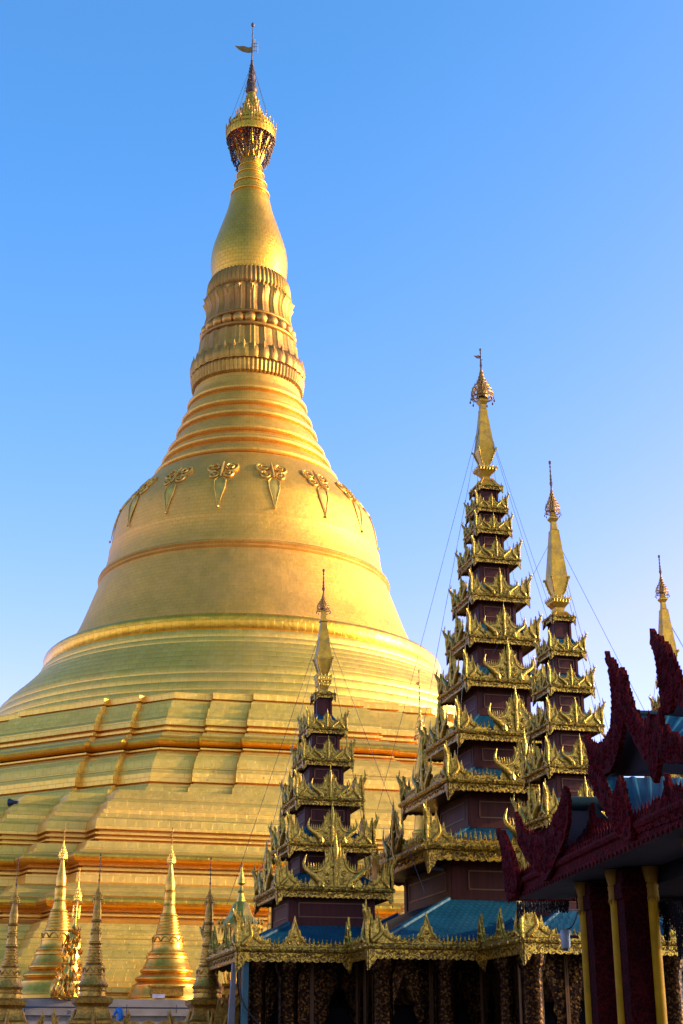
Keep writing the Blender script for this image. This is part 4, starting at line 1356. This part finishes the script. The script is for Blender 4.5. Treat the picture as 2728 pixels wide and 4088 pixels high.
def dark_stupa():
    """slender weathered stupa on a moulded square pedestal, standing on the ground; local units metres, lip at z 3.7"""
    k = .0026
    y0, z0 = 1500, 3.7
    R_ = lambda rows: [(r * k, z0 + (y0 - y) * k) for y, r in rows]
    rows = [(1655, 165), (1640, 172), (1600, 160), (1560, 166), (1540, 168), (1520, 186), (1505, 190), (1490, 176), (1440, 148), (1395, 138), (1388, 146), (1372, 144), (1365, 132), (1290, 130), (1276, 126), (1268, 108)]
    y, r = 1258, 104
    for i in range(6):
        rows += [(y, r - 4), (y - 8, r + 6), (y - 16, r + 6), (y - 24, r - 8), (y - 34, r - 10)]
        y -= 38; r -= 6
    rows += [(1018, 72), (1008, 84), (996, 84), (985, 70), (930, 66), (900, 62), (860, 58), (845, 66), (832, 64), (822, 54), (760, 56), (748, 66), (730, 68), (718, 54), (660, 54), (610, 56), (590, 50), (500, 36), (470, 34)]
    body = MB(); lathe(body, R_(rows), 32, plates=False)
    for i in range(34):
        a = 2 * pi * i / 34
        ball(body, (168 * k * cos(a), 168 * k * sin(a), z0 + (y0 - 1575) * k), .03, 5, 4)
    ped = MB()
    pr = [(1.30, 0), (1.30, .5), (1.15, .55), (1.05, 1.1), (1.0, 1.35), (.82, 1.5), (.80, 2.0), (.92, 2.15), (.95, 2.2), (.72, 2.3), (.60, 2.36), (.66, 2.42), (.72, 2.5), (.72, 2.58), (.56, 2.66), (.50, 2.8), (.48, 3.0), (.50, 3.05), (.60, 3.12), (.62, 3.25), (.52, 3.3)]
    lathe(ped, [(r_ * sqrt(2), z) for r_, z in pr], 4, None, rot=pi / 4, plates=False)
    for s in (-1, 1):                                   # redented corners
        for t in (-1, 1):
            ped.M = Matrix.Translation((s * .06, t * .06, 0))
    ped.M = None
    # naga figures leaping from the pedestal corners
    nag = MB()
    tube(nag, arc_pts([(.52, 0, 3.05), (.60, 0, 2.75), (.74, 0, 2.52), (.95, 0, 2.44), (1.10, 0, 2.52), (1.15, 0, 2.72), (1.22, 0, 2.95)]), lerp_list([.05, .08, .10, .11, .10, .07, .02]), 8)
    plate(nag, [(1.05, 2.6), (1.0, 2.85), (1.1, 2.8), (1.18, 3.1), (1.22, 2.85), (1.27, 2.95), (1.22, 2.6)], .05, lambda s, z, d: (s, d, z))
    sw = MB()
    for i in range(9):
        a0 = 2 * pi * i / 9
        pts = [(133 * k * cos(a0 + t * pi / 9) * 1.03, 133 * k * sin(a0 + t * pi / 9) * 1.03, z0 + (y0 - 1330 + 26 * cos(t * pi)) * k) for t in (-1, -.66, -.33, 0, .33, .66, 1)]
        tube(sw, pts, .016, 5)
    sw2 = MB()
    for i in range(8):
        a0 = 2 * pi * i / 8
        pts = [(66 * k * cos(a0 + t * pi / 8), 66 * k * sin(a0 + t * pi / 8), z0 + (y0 - 905 + 28 * (1 - abs(t))) * k) for t in (-1, -.5, 0, .5, 1)]
        tube(sw2, pts, .014, 5)
    hm, hd = MB(), MB()
    hti(hm, hd, 0, 0, z0 + (y0 - 470) * k, 62 * k, z0 + (y0 - 280) * k, 12, 7)
    rd_ = MB(); rodtop(rd_, 0, 0, z0 + (y0 - 280) * k, 7.85, .014, .22)
    return body, ped, nag, sw, sw2, hm, hd, rd_
ds = dark_stupa()
pz = at(372, 3928, 48); pz.z = 0
D0 = empty('slender_stupa', pz, SROT, 'slender weathered gold stupa on a square pedestal right of the ornate golden tree', 'stupa', 'slender weathered stupas along the terrace')
for nm, mbx, mt in zip(('body', 'pedestal', 'naga_figure', 'petal_band', 'petal_band', 'umbrella_crown', 'bell_pendant', 'rod'), ds, (G_OLD, G_OLD, G_OLD, G_OLD, G_OLD, G_OLD, HTI_D, HTI_D)):
    o = mbx.build(nm, mt, D0, 35)
    if nm == 'naga_figure':
        o.location = (0, 0, -.12)
        for kk in (1, 2, 3): dup(o, D0, rz=kk * pi / 2)
for (px, py, Y, lab, sc) in ((826, 3954, 48, 'slender weathered gold stupa partly hidden by the pavilion eave corner', .985), (32, 3960, 48, 'slender weathered gold stupa cut by the left edge of the picture', .98)):
    c = dup_tree(D0)
    q = at(px, py, Y); q.z = 0
    c.location = q; c.scale = (sc,) * 3; c['label'] = lab

# ornate golden tree with flame leaves
p = at(268, 3992, 59.5)
tr_ = empty('ornate_golden_tree', p, 0, 'glittering golden ornamental tree of flame leaves with an umbrella crown at its tip', 'ornament')
st, lv, hm, hd = MB(), MB(), MB(), MB()
H = 5.0
tube(st, [(0, 0, 0), (.05, 0, 2.0), (.12, 0, 3.4), (.16, 0, H - 1.0)], [.12, .10, .06, .04], 8)
for z in (.4, .9, 1.5, 2.0, 2.5, 2.9, 3.2, 3.5): ball(st, (.04 * z, 0, z), .13 - .02 * z, 8, 5)
for i in range(230):
    z = .05 + 2.75 * (random.random() ** 1.15)
    R_ = .50 * (1 - (z / 3.1)) ** .75 * (1 + .25 * sin(z * 7)) + .12
    a = random.random() * 2 * pi
    x, y = .04 * z + R_ * cos(a) * random.uniform(.75, 1.05), R_ * sin(a) * random.uniform(.75, 1.05)
    s = random.uniform(.10, .20)
    lv.M = Matrix.Translation((x, y, z)) @ Matrix.Rotation(a, 4, 'Z') @ Matrix.Rotation(random.uniform(-.5, .9), 4, 'Y')
    pts = [(0, 0, -s), (.25 * s, -.55 * s, -.1 * s), (.1 * s, -.25 * s, .4 * s), (.25 * s, 0, 1.25 * s), (.1 * s, .25 * s, .4 * s), (.25 * s, .55 * s, -.1 * s), (-.12 * s, 0, 0)]
    lv.add(pts, [(0, 1, 6), (1, 2, 6), (2, 3, 6), (3, 4, 6), (4, 5, 6), (5, 0, 6), (0, 5, 4, 3, 2, 1)])
lv.M = None
cg = MB()
for z in (3.2, 3.4, 3.6): tube(cg, [(.04 * z + .15 * cos(a * pi / 9), .15 * sin(a * pi / 9), z) for a in range(18)], .022, 5, loop=True)
for a in range(6): tube(cg, [(.04 * 3.2 + .15 * cos(a), .15 * sin(a), 3.15), (.04 * 3.6 + .15 * cos(a), .15 * sin(a), 3.65)], .016, 4)
cg.build('ring_cage', G_BRIGHT, tr_, 40)
for z, R_ in ((.08, .66), (.75, .52), (1.35, .40), (1.95, .30), (2.4, .22)):
    tube(lv, [(.04 * z + R_ * cos(a * pi / 9), R_ * sin(a * pi / 9), z) for a in range(18)], .028, 5, loop=True)
for i in range(18):
    a = 2 * pi * i / 18
    tube(lv, arc_pts([(.25 * cos(a), .25 * sin(a), 0), (.60 * cos(a), .60 * sin(a), .12), (.68 * cos(a), .68 * sin(a), .45), (.52 * cos(a), .52 * sin(a), .85)]), lerp_list([.04, .05, .045, .01]), 5)
hti(hm, hd, .165, 0, H - 1.15, .17, H - .35, 12, 6)
rd_ = MB(); rodtop(rd_, .17, 0, H - .35, H + .1, .014)
st.build('stem', G_BRIGHT, tr_, 40); lv.build('flame_leaf_cluster', G_BRIGHT, tr_, 20); hm.build('umbrella_crown', G_BRIGHT, tr_, 40); hd.build('bell_pendant', HTI_D, tr_, 30); rd_.build('rod', HTI, tr_, 40)

# little canopy shrine behind the left eave corner
p = at(954, 3962, 53.0); p.z = 0
zb = at(954, 3962, 53).z
cs_ = empty('canopy_shrine', p, SROT, 'small gilded canopy shrine with bell shaped roof behind the left eave corner', 'shrine')
z_e = at(954, 3695, 53).z; z_t = at(954, 3560, 53).z; z_f = at(957, 3450, 53).z
mb = MB()
lathe(mb, [(.80, z_e - .12), (.82, z_e), (.70, z_e + .10), (.46, z_e + .35), (.30, z_e + .75), (.18, z_t - .35), (.10, z_t - .05), (.14, z_t), (.08, z_t + .08), (.05, z_t + .22), (.16, z_t + .30), (.14, z_t + .40), (.05, z_t + .75), (.03, z_t + .95)], 8, plates=False)
for i in range(16):
    a = 2 * pi * i / 16
    spear(mb, .80 * cos(a), .80 * sin(a), z_e, .26, .05, 5); spear_dn(mb, .80 * cos(a), .80 * sin(a), z_e - .1, .2, .05)
mb.build('roof', G_BRIGHT, cs_, 30)
mb = MB(); rodtop(mb, 0, 0, z_t + .9, z_f, .02); mb.build('rod', HTI, cs_, 40)
for k_ in range(4):
    mb = MB(); a = pi / 4 + k_ * pi / 2
    f = lambda r, z: (r * cos(a), r * sin(a), z)
    tube(mb, arc_pts([f(.62, zb + .3), f(.70, zb + .7), f(.52, zb + 1.1), f(.60, z_e - .7), f(.66, z_e - .05)]), .07, 7)
    mb.build('post', G_BRIGHT, cs_, 40)
mb = MB(); box(mb, (0, 0, zb / 2 - .1), (1.35, 1.35, zb - .2)); mb.build('pedestal', ORANGE, cs_, 0)
mb = MB()
for z in (zb + .22, zb - .15): box(mb, (0, 0, z), (1.5, 1.5, .10))
tube(mb, [(.22 * cos(a * pi / 8), -.70, zb - .55 + .22 * sin(a * pi / 8)) for a in range(16)], .05, 6, loop=True)
ball(mb, (0, -.70, zb - .55), .12, 8, 6)
mb.build('medallion_trim', G_BRIGHT, cs_, 30)
mb = MB(); box(mb, (0, 0, zb + .03), (1.35, 1.35, .28)); mb.build('plinth_block', G_OLD, cs_, 0)

# carved parapet sloping down beside it
pr0 = at(905, 4088, 47)
cp = empty('carved_parapet', (pr0.x, pr0.y, 0), radians(14), 'sloping carved gold parapet with flame edge below the left eave corner', 'parapet')
mb = MB()
def up(px, py):
    q = at(px, py, 47); return (q.x - pr0.x, q.z)
ol = [up(830, 4150), up(860, 4050), (up(872, 3985)), up(885, 4030), up(900, 4000), up(915, 4010), up(940, 3990), up(960, 3970), up(985, 3935), up(1003, 3900), up(1006, 3960), up(985, 4010), up(960, 4060), up(940, 4150)]
plate(mb, ol, .14, lambda s, z, d: (s, d, z))
for (a, b) in ((885, 4010), (905, 3985), (925, 3985), (948, 3965), (970, 3940), (988, 3915)):
    s, z = up(a, b); spear(mb, s, 0, z - .05, .26, .05, 5)
pts = [up(985, 3940), up(965, 3985), up(940, 4020), up(905, 4060), up(890, 4110)]
tube(mb, [(s, -.1, z) for s, z in pts], .05, 6)
mb.build('panel', G_OLD, cp, 35)

# gold disc finials of a fence and a blue capped pipe at the bottom edge
for i, (px, py) in enumerate(((470, 4096), (532, 4094), (594, 4092), (656, 4094), (718, 4096), (778, 4098))):
    q = at(px, py, 46)
    mb = MB(); tube(mb, [(0, .06, 0), (0, -.06, 0)], .26, 16); 
    d0 = mb.build('disc_finial', G_OLD, None, 40)
    d0.location = (q.x, q.y, q.z - .12); d0.rotation_euler = (0, 0, SROT)
    tag(d0, 'round gold disc topping a fence below the white wall at the bottom edge', 'finial', 'round gold disc finials along the bottom edge')
q = at(474, 4052, 47)
pp_ = empty('capped_pipe', (q.x, q.y, 0), 0, 'pale upright pipe with a bright blue cap in front of the white wall', 'pipe')
mb = MB(); tube(mb, [(0, 0, 0), (0, 0, q.z)], .09, 10); mb.build('pipe', GREY, pp_)
mb = MB(); tube(mb, arc_pts([(-.16, 0, q.z - .03), (-.05, 0, q.z + .14), (.04, -.02, q.z + .12), (.07, -.03, q.z - .02), (.07, -.03, q.z - .14)]), lerp_list([.02, .07, .10, .09, .08]), 10); mb.build('cap', BLUE, pp_)

# ------------------------------------------------------------------ dark red hall at the right
HA = Vector((3.50, 30.06)); HB = Vector((4.69, 19.5))
hb = (HA - HB).normalized()                    # away from the camera along the left eave
hd_ = Vector((-hb.y, hb.x)) * -1               # to the right of the eave (into the hall)
if hd_.x < 0: hd_ = -hd_
hall = empty('carved_red_hall', (HA.x, HA.y, 0), 0, 'dark red carved hall with blue sheet roofs and yellow edged piers at the right edge', 'hall')
def onplane(px, py, off):
    """point where the sight line meets the vertical plane running along the eave, off metres into the hall"""
    d = ray(px, py); P = HA + hd_ * off
    nrm = hd_
    t = P.dot(nrm) / (d.x * nrm.x + d.y * nrm.y)
    q = d * t
    return Vector((q.x - HA.x, q.y - HA.y, q.z + CAMZ))
def c7(x, y): return (1950 + .4962 * x, 3050 + .4962 * y)
def c6(x, y): return (1950 + .4962 * x, 2200 + .4962 * y)
def traced(mb, pts, off, th, jag=.10, amp=.055, boss=11):
    """a carved board with the outline pts standing in the plane off metres inside the eave; the edge is cut into
    flame points and leaf bosses stand on both faces"""
    o3 = Vector((hd_.x, hd_.y, 0)); u3 = Vector((hb.x, hb.y, 0))
    base = Vector((hd_.x * off, hd_.y * off, 0))
    q = [onplane(px, py, off) for px, py in pts]
    q2 = [((p - base).dot(u3), p.z) for p in q]
    A_ = sum(q2[i][0] * q2[(i + 1) % len(q2)][1] - q2[(i + 1) % len(q2)][0] * q2[i][1] for i in range(len(q2)))
    if A_ < 0: q2 = q2[::-1]
    out = []
    for i in range(len(q2)):
        a, b = Vector(q2[i]), Vector(q2[(i + 1) % len(q2)])
        L = (b - a).length
        k_ = int(L / jag)
        out.append(a)
        if k_ < 2: continue
        t = (b - a) / L; nn = Vector((t.y, -t.x))
        for m_ in range(k_):
            f0 = (m_ + .5) / k_
            tip = a + (b - a) * f0 + nn * amp * random.uniform(.5, 1.15) + Vector((0, amp * .7))
            out += [a + (b - a) * (m_ + .2) / k_, tip] if m_ else [tip]
            if m_ < k_ - 1: out.append(a + (b - a) * (m_ + .92) / k_)
    P3 = lambda p, d: base + u3 * p[0] + Vector((0, 0, p[1])) + o3 * d
    n_ = len(out)
    mb.add([P3(p, -th / 2) for p in out] + [P3(p, th / 2) for p in out], [list(range(n_)), [n_ + i for i in range(n_)][::-1]] + [((i + 1) % n_, i, n_ + i, n_ + (i + 1) % n_) for i in range(n_)])
    def inside(x, z):
        c = False
        for i in range(len(q2)):
            (x0, z0), (x1, z1) = q2[i], q2[i - 1]
            if (z0 > z) != (z1 > z) and x < (x1 - x0) * (z - z0) / (z1 - z0) + x0: c = not c
        return c
    xs = [p[0] for p in q2]; zs = [p[1] for p in q2]
    area = abs(A_) / 2
    n_b = 0; tries = 0
    while n_b < area * boss * 4 and tries < 4000:
        tries += 1
        x, z = random.uniform(min(xs), max(xs)), random.uniform(min(zs), max(zs))
        if not inside(x, z) or not inside(x, z + .12) or not inside(x + .05, z) or not inside(x - .05, z): continue
        n_b += 1
        a = random.uniform(-.4, .4); r_ = random.uniform(.05, .085); L = random.uniform(.14, .22)
        tx, tz = sin(a), cos(a)
        for sg in (-1,):
            d0 = sg * th / 2
            mb.add([P3((x - tz * r_, z + tx * r_), d0), P3((x + tz * r_, z - tx * r_), d0), P3((x + tx * L, z + tz * L), d0), P3((x, z), d0 + sg * .035), P3((x - tx * r_ * .6, z - tz * r_ * .6), d0)],
                   [(0, 3, 2), (3, 1, 2), (0, 4, 3), (4, 1, 3)])
def flame_edge(mb, pts, off, h, sp=.16, r=.035):
    """little flame points along a traced line"""
    q = [onplane(px, py, off) for px, py in pts]
    for a, b in zip(q[:-1], q[1:]):
        L = (b - a).length; k_ = max(1, round(L / sp))
        for i in range(k_):
            p = a + (b - a) * ((i + .5) / k_)
            spear(mb, p.x, p.y, p.z - .03, h * random.uniform(.75, 1.15), r, 5)
ZH = 4.6
def hpt(s, off, z):
    """hall coordinates: s metres from the far tip towards the camera, off metres into the hall"""
    q = -hb * s + hd_ * off
    return (q.x, q.y, z)
def hbox(mb, s0, s1, o0, o1, z0, z1):
    v = [hpt(s, o, z) for z in (z0, z1) for s, o in ((s0, o0), (s1, o0), (s1, o1), (s0, o1))]
    mb.add(v, [(0, 1, 2, 3), (7, 6, 5, 4), (0, 4, 5, 1), (1, 5, 6, 2), (2, 6, 7, 3), (3, 7, 4, 0)])
LH = 13.0
mb = MB()
hbox(mb, -.05, LH, -.03, .05, ZH, ZH + .20)
tube(mb, [hpt(-.05, -.03, ZH + .26), hpt(LH, -.03, ZH + .26)], .075, 8)
tube(mb, [hpt(-.05, -.03, ZH + .03), hpt(LH, -.03, ZH + .03)], .03, 6)
hbox(mb, -.05, .03, .05, 6, ZH + .002, ZH + .202)           # far eave turning the corner
tube(mb, [hpt(-.05, -.03, ZH + .26), hpt(-.05, 6, ZH + .26)], .07, 8)
k_ = int(LH / .22)
for i in range(k_):
    s = (i + .5) * LH / k_
    a, b, c = hpt(s - .1, -.055, ZH + .03), hpt(s + .1, -.055, ZH + .03), hpt(s, -.055, ZH - .09)
    d = hpt(s, -.015, ZH + .03)
    mb.add([a, b, c, d], [(0, 1, 2), (0, 2, 3), (1, 3, 2), (0, 3, 1)])
mb.build('carved_fascia', RED, hall, 30)
mb = MB()
for i in range(int(LH / .17)):
    p = hpt((i + .5) * .17, 0, ZH + .30)
    spear(mb, *p, .26 * random.uniform(.8, 1.15), .045, 5)
hbox(mb, 0, LH, -.02, .02, ZH + .31, ZH + .42)
mb.build('flame_crest', RED, hall, 30)
mb = MB()
hbox(mb, .1, LH, .05, 1.25, ZH + .03, ZH + .06)
mb.build('soffit', SOFF, hall, 0)
mb = MB()
hbox(mb, .9, LH, 1.25, 1.6, ZH - .25, ZH + .1)
hbox(mb, .9, LH, 1.6, 7, ZH + .02, ZH + .07)
hbox(mb, .55, .9, 1.25, 7, ZH - .20, ZH + .11)
mb.build('dark_ceiling_beam', DARK, hall, 0)
# carved boards traced on their own planes
def boards(name, items, off, th, flames=()):
    m = MB()
    for pts in items: traced(m, pts, off, th)
    for ln, h in flames: flame_edge(m, ln, off, h)
    return m.build(name, RED, hall, 30)
Vl = [c7(*p) for p in ((225, 400), (236, 520), (250, 640), (300, 740), (380, 850), (430, 930), (475, 935), (505, 880), (560, 760), (620, 620), (652, 480), (657, 330), (645, 235), (612, 208), (598, 300), (570, 385), (530, 450), (500, 540), (450, 590), (400, 575), (340, 590), (300, 560), (262, 480))]
Vm = [c7(*p) for p in ((812, 55), (830, 130), (858, 200), (905, 300), (960, 400), (1005, 490), (1060, 580), (1130, 615), (1163, 600), (1157, 480), (1122, 330), (1097, 200), (1060, 108), (1042, 170), (1026, 240), (1002, 292), (972, 240), (940, 160), (912, 108), (880, 90), (850, 60))]
Vr = [c7(*p) for p in ((1130, 590), (1175, 500), (1230, 450), (1262, 415), (1300, 385), (1342, 350), (1392, 318), (1412, 255), (1430, 190), (1444, 80), (1468, 165), (1498, 218), (1560, 240), (1640, 215), (1640, 400))]
boards('corner_board', [Vl], -.10, .07, [([c7(262, 480), c7(300, 560), c7(400, 575), c7(500, 540), c7(570, 385), c7(598, 300)], .16)])
boards('corner_board', [Vm], -.10, .07, [([c7(912, 108), c7(972, 240), c7(1002, 292), c7(1026, 240), c7(1042, 170)], .16)])
boards('corner_board', [Vr], -.02, .07, [([c7(1230, 450), c7(1342, 350), c7(1392, 318)], .2), ([c7(1500, 218), c7(1640, 215)], .2)])
Cn = [c7(*p) for p in ((80, 555), (100, 620), (122, 700), (134, 850), (150, 1010), (172, 1105), (230, 1060), (250, 960), (232, 850), (190, 720), (150, 620), (118, 560))]
boards('corner_end', [Cn], -.14, .10)
Tc = [c7(*p) for p in ((660, 740), (720, 650), (770, 575), (798, 545), (812, 470), (826, 400), (836, 322), (852, 400), (872, 465), (905, 480), (960, 505), (1030, 545), (1085, 600), (1000, 660), (800, 760))]
boards('tympanum_crest', [Tc], .35, .05, [([c7(700, 690), c7(770, 575), c7(798, 545)], .12), ([c7(872, 465), c7(960, 505), c7(1060, 570)], .12)])
G1 = [c6(*p) for p in ((958, 803), (963, 900), (985, 940), (975, 965), (990, 1010), (1002, 1100), (1010, 1200), (1006, 1350), (1000, 1440), (975, 1500), (935, 1560), (885, 1592), (850, 1572), (815, 1540), (790, 1488), (796, 1570), (815, 1650), (832, 1730), (868, 1812), (940, 1806), (1000, 1775), (1032, 1700), (1062, 1600), (1086, 1480), (1100, 1385), (1112, 1370), (1142, 1430), (1200, 1550), (1258, 1650), (1308, 1735), (1338, 1840), (1356, 1868), (1372, 1800), (1386, 1650), (1397, 1500), (1402, 1400), (1391, 1268), (1370, 1340), (1342, 1395), (1308, 1335), (1282, 1400), (1255, 1412), (1215, 1360), (1190, 1300), (1165, 1250), (1132, 1150), (1102, 1000), (1070, 963), (1062, 1045), (1045, 990), (1020, 912), (985, 880), (968, 850))]
boards('gable_board', [G1], .75, .09, [([c6(1000, 1430), c6(935, 1555), c6(885, 1588), c6(815, 1538)], .18), ([c6(1255, 1410), c6(1308, 1335), c6(1342, 1392), c6(1391, 1290)], .18)])
G2 = [c6(*p) for p in ((1318, 622), (1322, 700), (1318, 735), (1345, 800), (1368, 900), (1385, 1050), (1402, 1180), (1412, 1310), (1470, 1300), (1500, 1225), (1505, 1160), (1560, 1240), (1640, 1330), (1640, 1050), (1600, 1130), (1540, 1010), (1500, 900), (1468, 838), (1455, 800), (1418, 765), (1400, 735), (1345, 705), (1335, 650))]
boards('gable_board', [G2], .70, .09, [([c6(1468, 838), c6(1500, 900), c6(1540, 1010), c6(1600, 1120)], .22)])
G3 = [c6(*p) for p in ((1405, 1420), (1420, 1470), (1440, 1390), (1455, 1430), (1480, 1500), (1530, 1490), (1560, 1530), (1640, 1540), (1640, 1700), (1400, 1700), (1380, 1560))]
boards('upper_crest', [G3], .72, .06)
# flat dark sheets standing in for the shade inside the gables
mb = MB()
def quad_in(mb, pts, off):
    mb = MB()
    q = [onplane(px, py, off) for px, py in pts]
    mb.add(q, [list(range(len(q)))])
    mb.build('gable_shade_sheet', DARK, hall, 0)
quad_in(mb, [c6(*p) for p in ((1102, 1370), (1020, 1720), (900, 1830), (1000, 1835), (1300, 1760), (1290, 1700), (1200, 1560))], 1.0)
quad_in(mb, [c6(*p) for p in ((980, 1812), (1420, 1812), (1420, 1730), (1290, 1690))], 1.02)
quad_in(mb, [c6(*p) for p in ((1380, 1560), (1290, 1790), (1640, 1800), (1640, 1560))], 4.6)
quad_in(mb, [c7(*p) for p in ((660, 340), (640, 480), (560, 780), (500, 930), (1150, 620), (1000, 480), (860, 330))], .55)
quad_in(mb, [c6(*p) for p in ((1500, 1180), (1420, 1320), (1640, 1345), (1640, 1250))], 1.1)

# roofs of folded blue sheet
def sheet(mb, p00, p10, p01, p11, ribs, amp=.02):
    """p0* top edge, p1* bottom edge; ribs run down the slope"""
    n_ = ribs * 6
    nv = 6
    up_ = ((p10 - p00).cross(p01 - p00)).normalized()
    if up_.z < 0: up_ = -up_
    vs, fs = [], []
    for j in range(nv + 1):
        for i in range(n_ + 1):
            u = i / n_; v = j / nv
            p = (p00 * (1 - u) + p01 * u) * (1 - v) + (p10 * (1 - u) + p11 * u) * v
            ph = (i % 6)
            vs.append(p + up_ * (amp if ph in (0, 1) else 0))
    for j in range(nv):
        for i in range(n_):
            a = j * (n_ + 1) + i
            fs.append((a, a + 1, a + n_ + 2, a + n_ + 1))
    mb.add(vs, fs)
dd3 = Vector((hd_.x, hd_.y, 0))
mb = MB()
tl = onplane(*c7(905, 103), .62); bl = onplane(*c7(1150, 560), .02)
tr2 = tl + dd3 * 3.4; br = onplane(*c7(1640, 330), .02)
br2 = onplane(*c7(1900, 230), .02)
sheet(mb, tl, bl, tr2, br2, 12)
mb.build('lower_roof', SHEET, hall, 0)
mb = MB()
tl = onplane(*c6(1185, 1312), .95); bl = onplane(*c6(1290, 1560), .82)
tr2 = tl + dd3 * 3.2 + Vector((0, -.2, 0)); br2 = onplane(*c6(1760, 1560), .82)
sheet(mb, tl, bl, tr2, br2, 12)
mb.build('upper_roof', SHEET, hall, 0)
mb = MB()
tube(mb, [onplane(*c7(650, 318), .25), onplane(*c7(650, 318), .25) + dd3 * 2.2], .13, 10)
mb.build('ridge_roll', GREEN, hall, 40)
mb = MB()
tube(mb, [onplane(*c6(1185, 1312), .95), onplane(*c6(1185, 1312), .95) + dd3 * 3.2], .07, 8)
mb.build('ridge_roll', GREEN, hall, 40)
# piers with yellow colonnettes
def pier(s, off, w_):
    m = MB(); hbox(m, s, s + w_, off, off + w_, 0, ZH - .02)
    hbox(m, s - .04, s + w_ + .04, off - .04, off + w_ + .04, ZH - .5, ZH - .24)
    hbox(m, s - .05, s + w_ + .05, off - .05, off + w_ + .05, 0, .5)
    pr = m.build('pier', RED_SHADE, hall, 0)
    for (ds_, do) in ((0, 0), (w_, w_)):
        y = MB(); c = hpt(s + ds_, off + do, 0)
        lathe(y, [(.10, .5), (.092, 1.0), (.088, ZH - .50)], 18, lambda z: (c[0], c[1]), plates=False)
        yo = y.build('colonnette', YELL, pr, 40)
        y = MB()
        lathe(y, [(.095, ZH - .50), (.112, ZH - .48), (.105, ZH - .43), (.112, ZH - .38), (.102, ZH - .35), (.115, ZH - .31), (.115, ZH - .27), (.10, ZH - .25), (.125, ZH - .14), (.15, ZH - .04), (.15, ZH + .02)], 18, lambda z: (c[0], c[1]), plates=False)
        for i in range(10):
            a = 2 * pi * i / 10
            spear_dn(y, c[0] + .10 * cos(a), c[1] + .10 * sin(a), ZH - .49, .09, .025)
        y.build('capital', CAPM, yo, 40)
for s, off in ((3.3, .62), (5.25, .62), (3.3, 3.2), (9.2, .62), (11.5, .62)):
    pier(s, off, .50)
# hanging fretwork between the piers
def fret(name, rows, off):
    m = MB()
    for (px, py, r) in rows:
        p = onplane(px, py, off)
        k_ = 6
        r_ = r * .0042
        a0 = random.random()
        pts = []
        for i in range(k_):
            a = 2 * pi * i / k_ + a0
            q = p + Vector((-hb.x, -hb.y, 0)) * (r_ * cos(a)) + Vector((0, 0, r_ * sin(a)))
            pts.append(q)
        tube(m, pts, r_ * .20, 4, loop=True)
    m.build(name, DARK, hall, 0)
rows = []
for (cx_, top, bot, hw) in ((1270, 1120, 1470, 40), (1330, 1110, 1300, 34), (1400, 1110, 1210, 40), (1440, 1120, 1450, 34), (1500, 1130, 1330, 40), (1550, 1200, 1560, 40), (1610, 1200, 1600, 40)):
    y = top
    while y < bot:
        f = (y - top) / (bot - top)
        x = -hw * (1 - f * .8)
        while x <= hw * (1 - f * .8):
            px, py = c7(cx_ + x + random.uniform(-6, 6), y + random.uniform(-6, 6))
            rows.append((px, py, random.uniform(12, 16)))
            x += 20
        y += 21
fret('hanging_fretwork', rows, 1.4)
rows = []
for x in range(240, 650, 21):
    for j in range(3 + (x < 300) * max(0, (300 - x) // 14)):
        px, py = c7(x + random.uniform(-5, 5), 1130 + j * 20 + random.uniform(-4, 4))
        rows.append((px, py, random.uniform(15, 18)))
fret('hanging_fretwork', rows, .9)

# security camera on the first pier
q = onplane(*c7(622, 1412), .45)
sc2 = empty('security_camera', (q.x + HA.x, q.y + HA.y, q.z), 0, 'grey bullet security camera hanging on the yellow edged pier', 'camera')
mb = MB(); lathe(mb, [(.02, -.17), (.075, -.16), (.09, -.12), (.095, .05), (.10, .14), (.07, .18), (.02, .19)], 16, plates=False); mb.build('housing', GREY, sc2, 40)
mb = MB(); lathe(mb, [(.01, -.21), (.05, -.205), (.06, -.165)], 14, plates=False, closed=False); mb.build('lens', CABLE, sc2, 40)
mb = MB(); tube(mb, arc_pts([(0, 0, .17), (.12, -.02, .22), (.2, -.02, .35), (.26, 0, .5)]), .014, 5); tube(mb, [(.05, 0, .05), (.25, 0, .05)], .03, 6); mb.build('bracket', CABLE, sc2, 40)
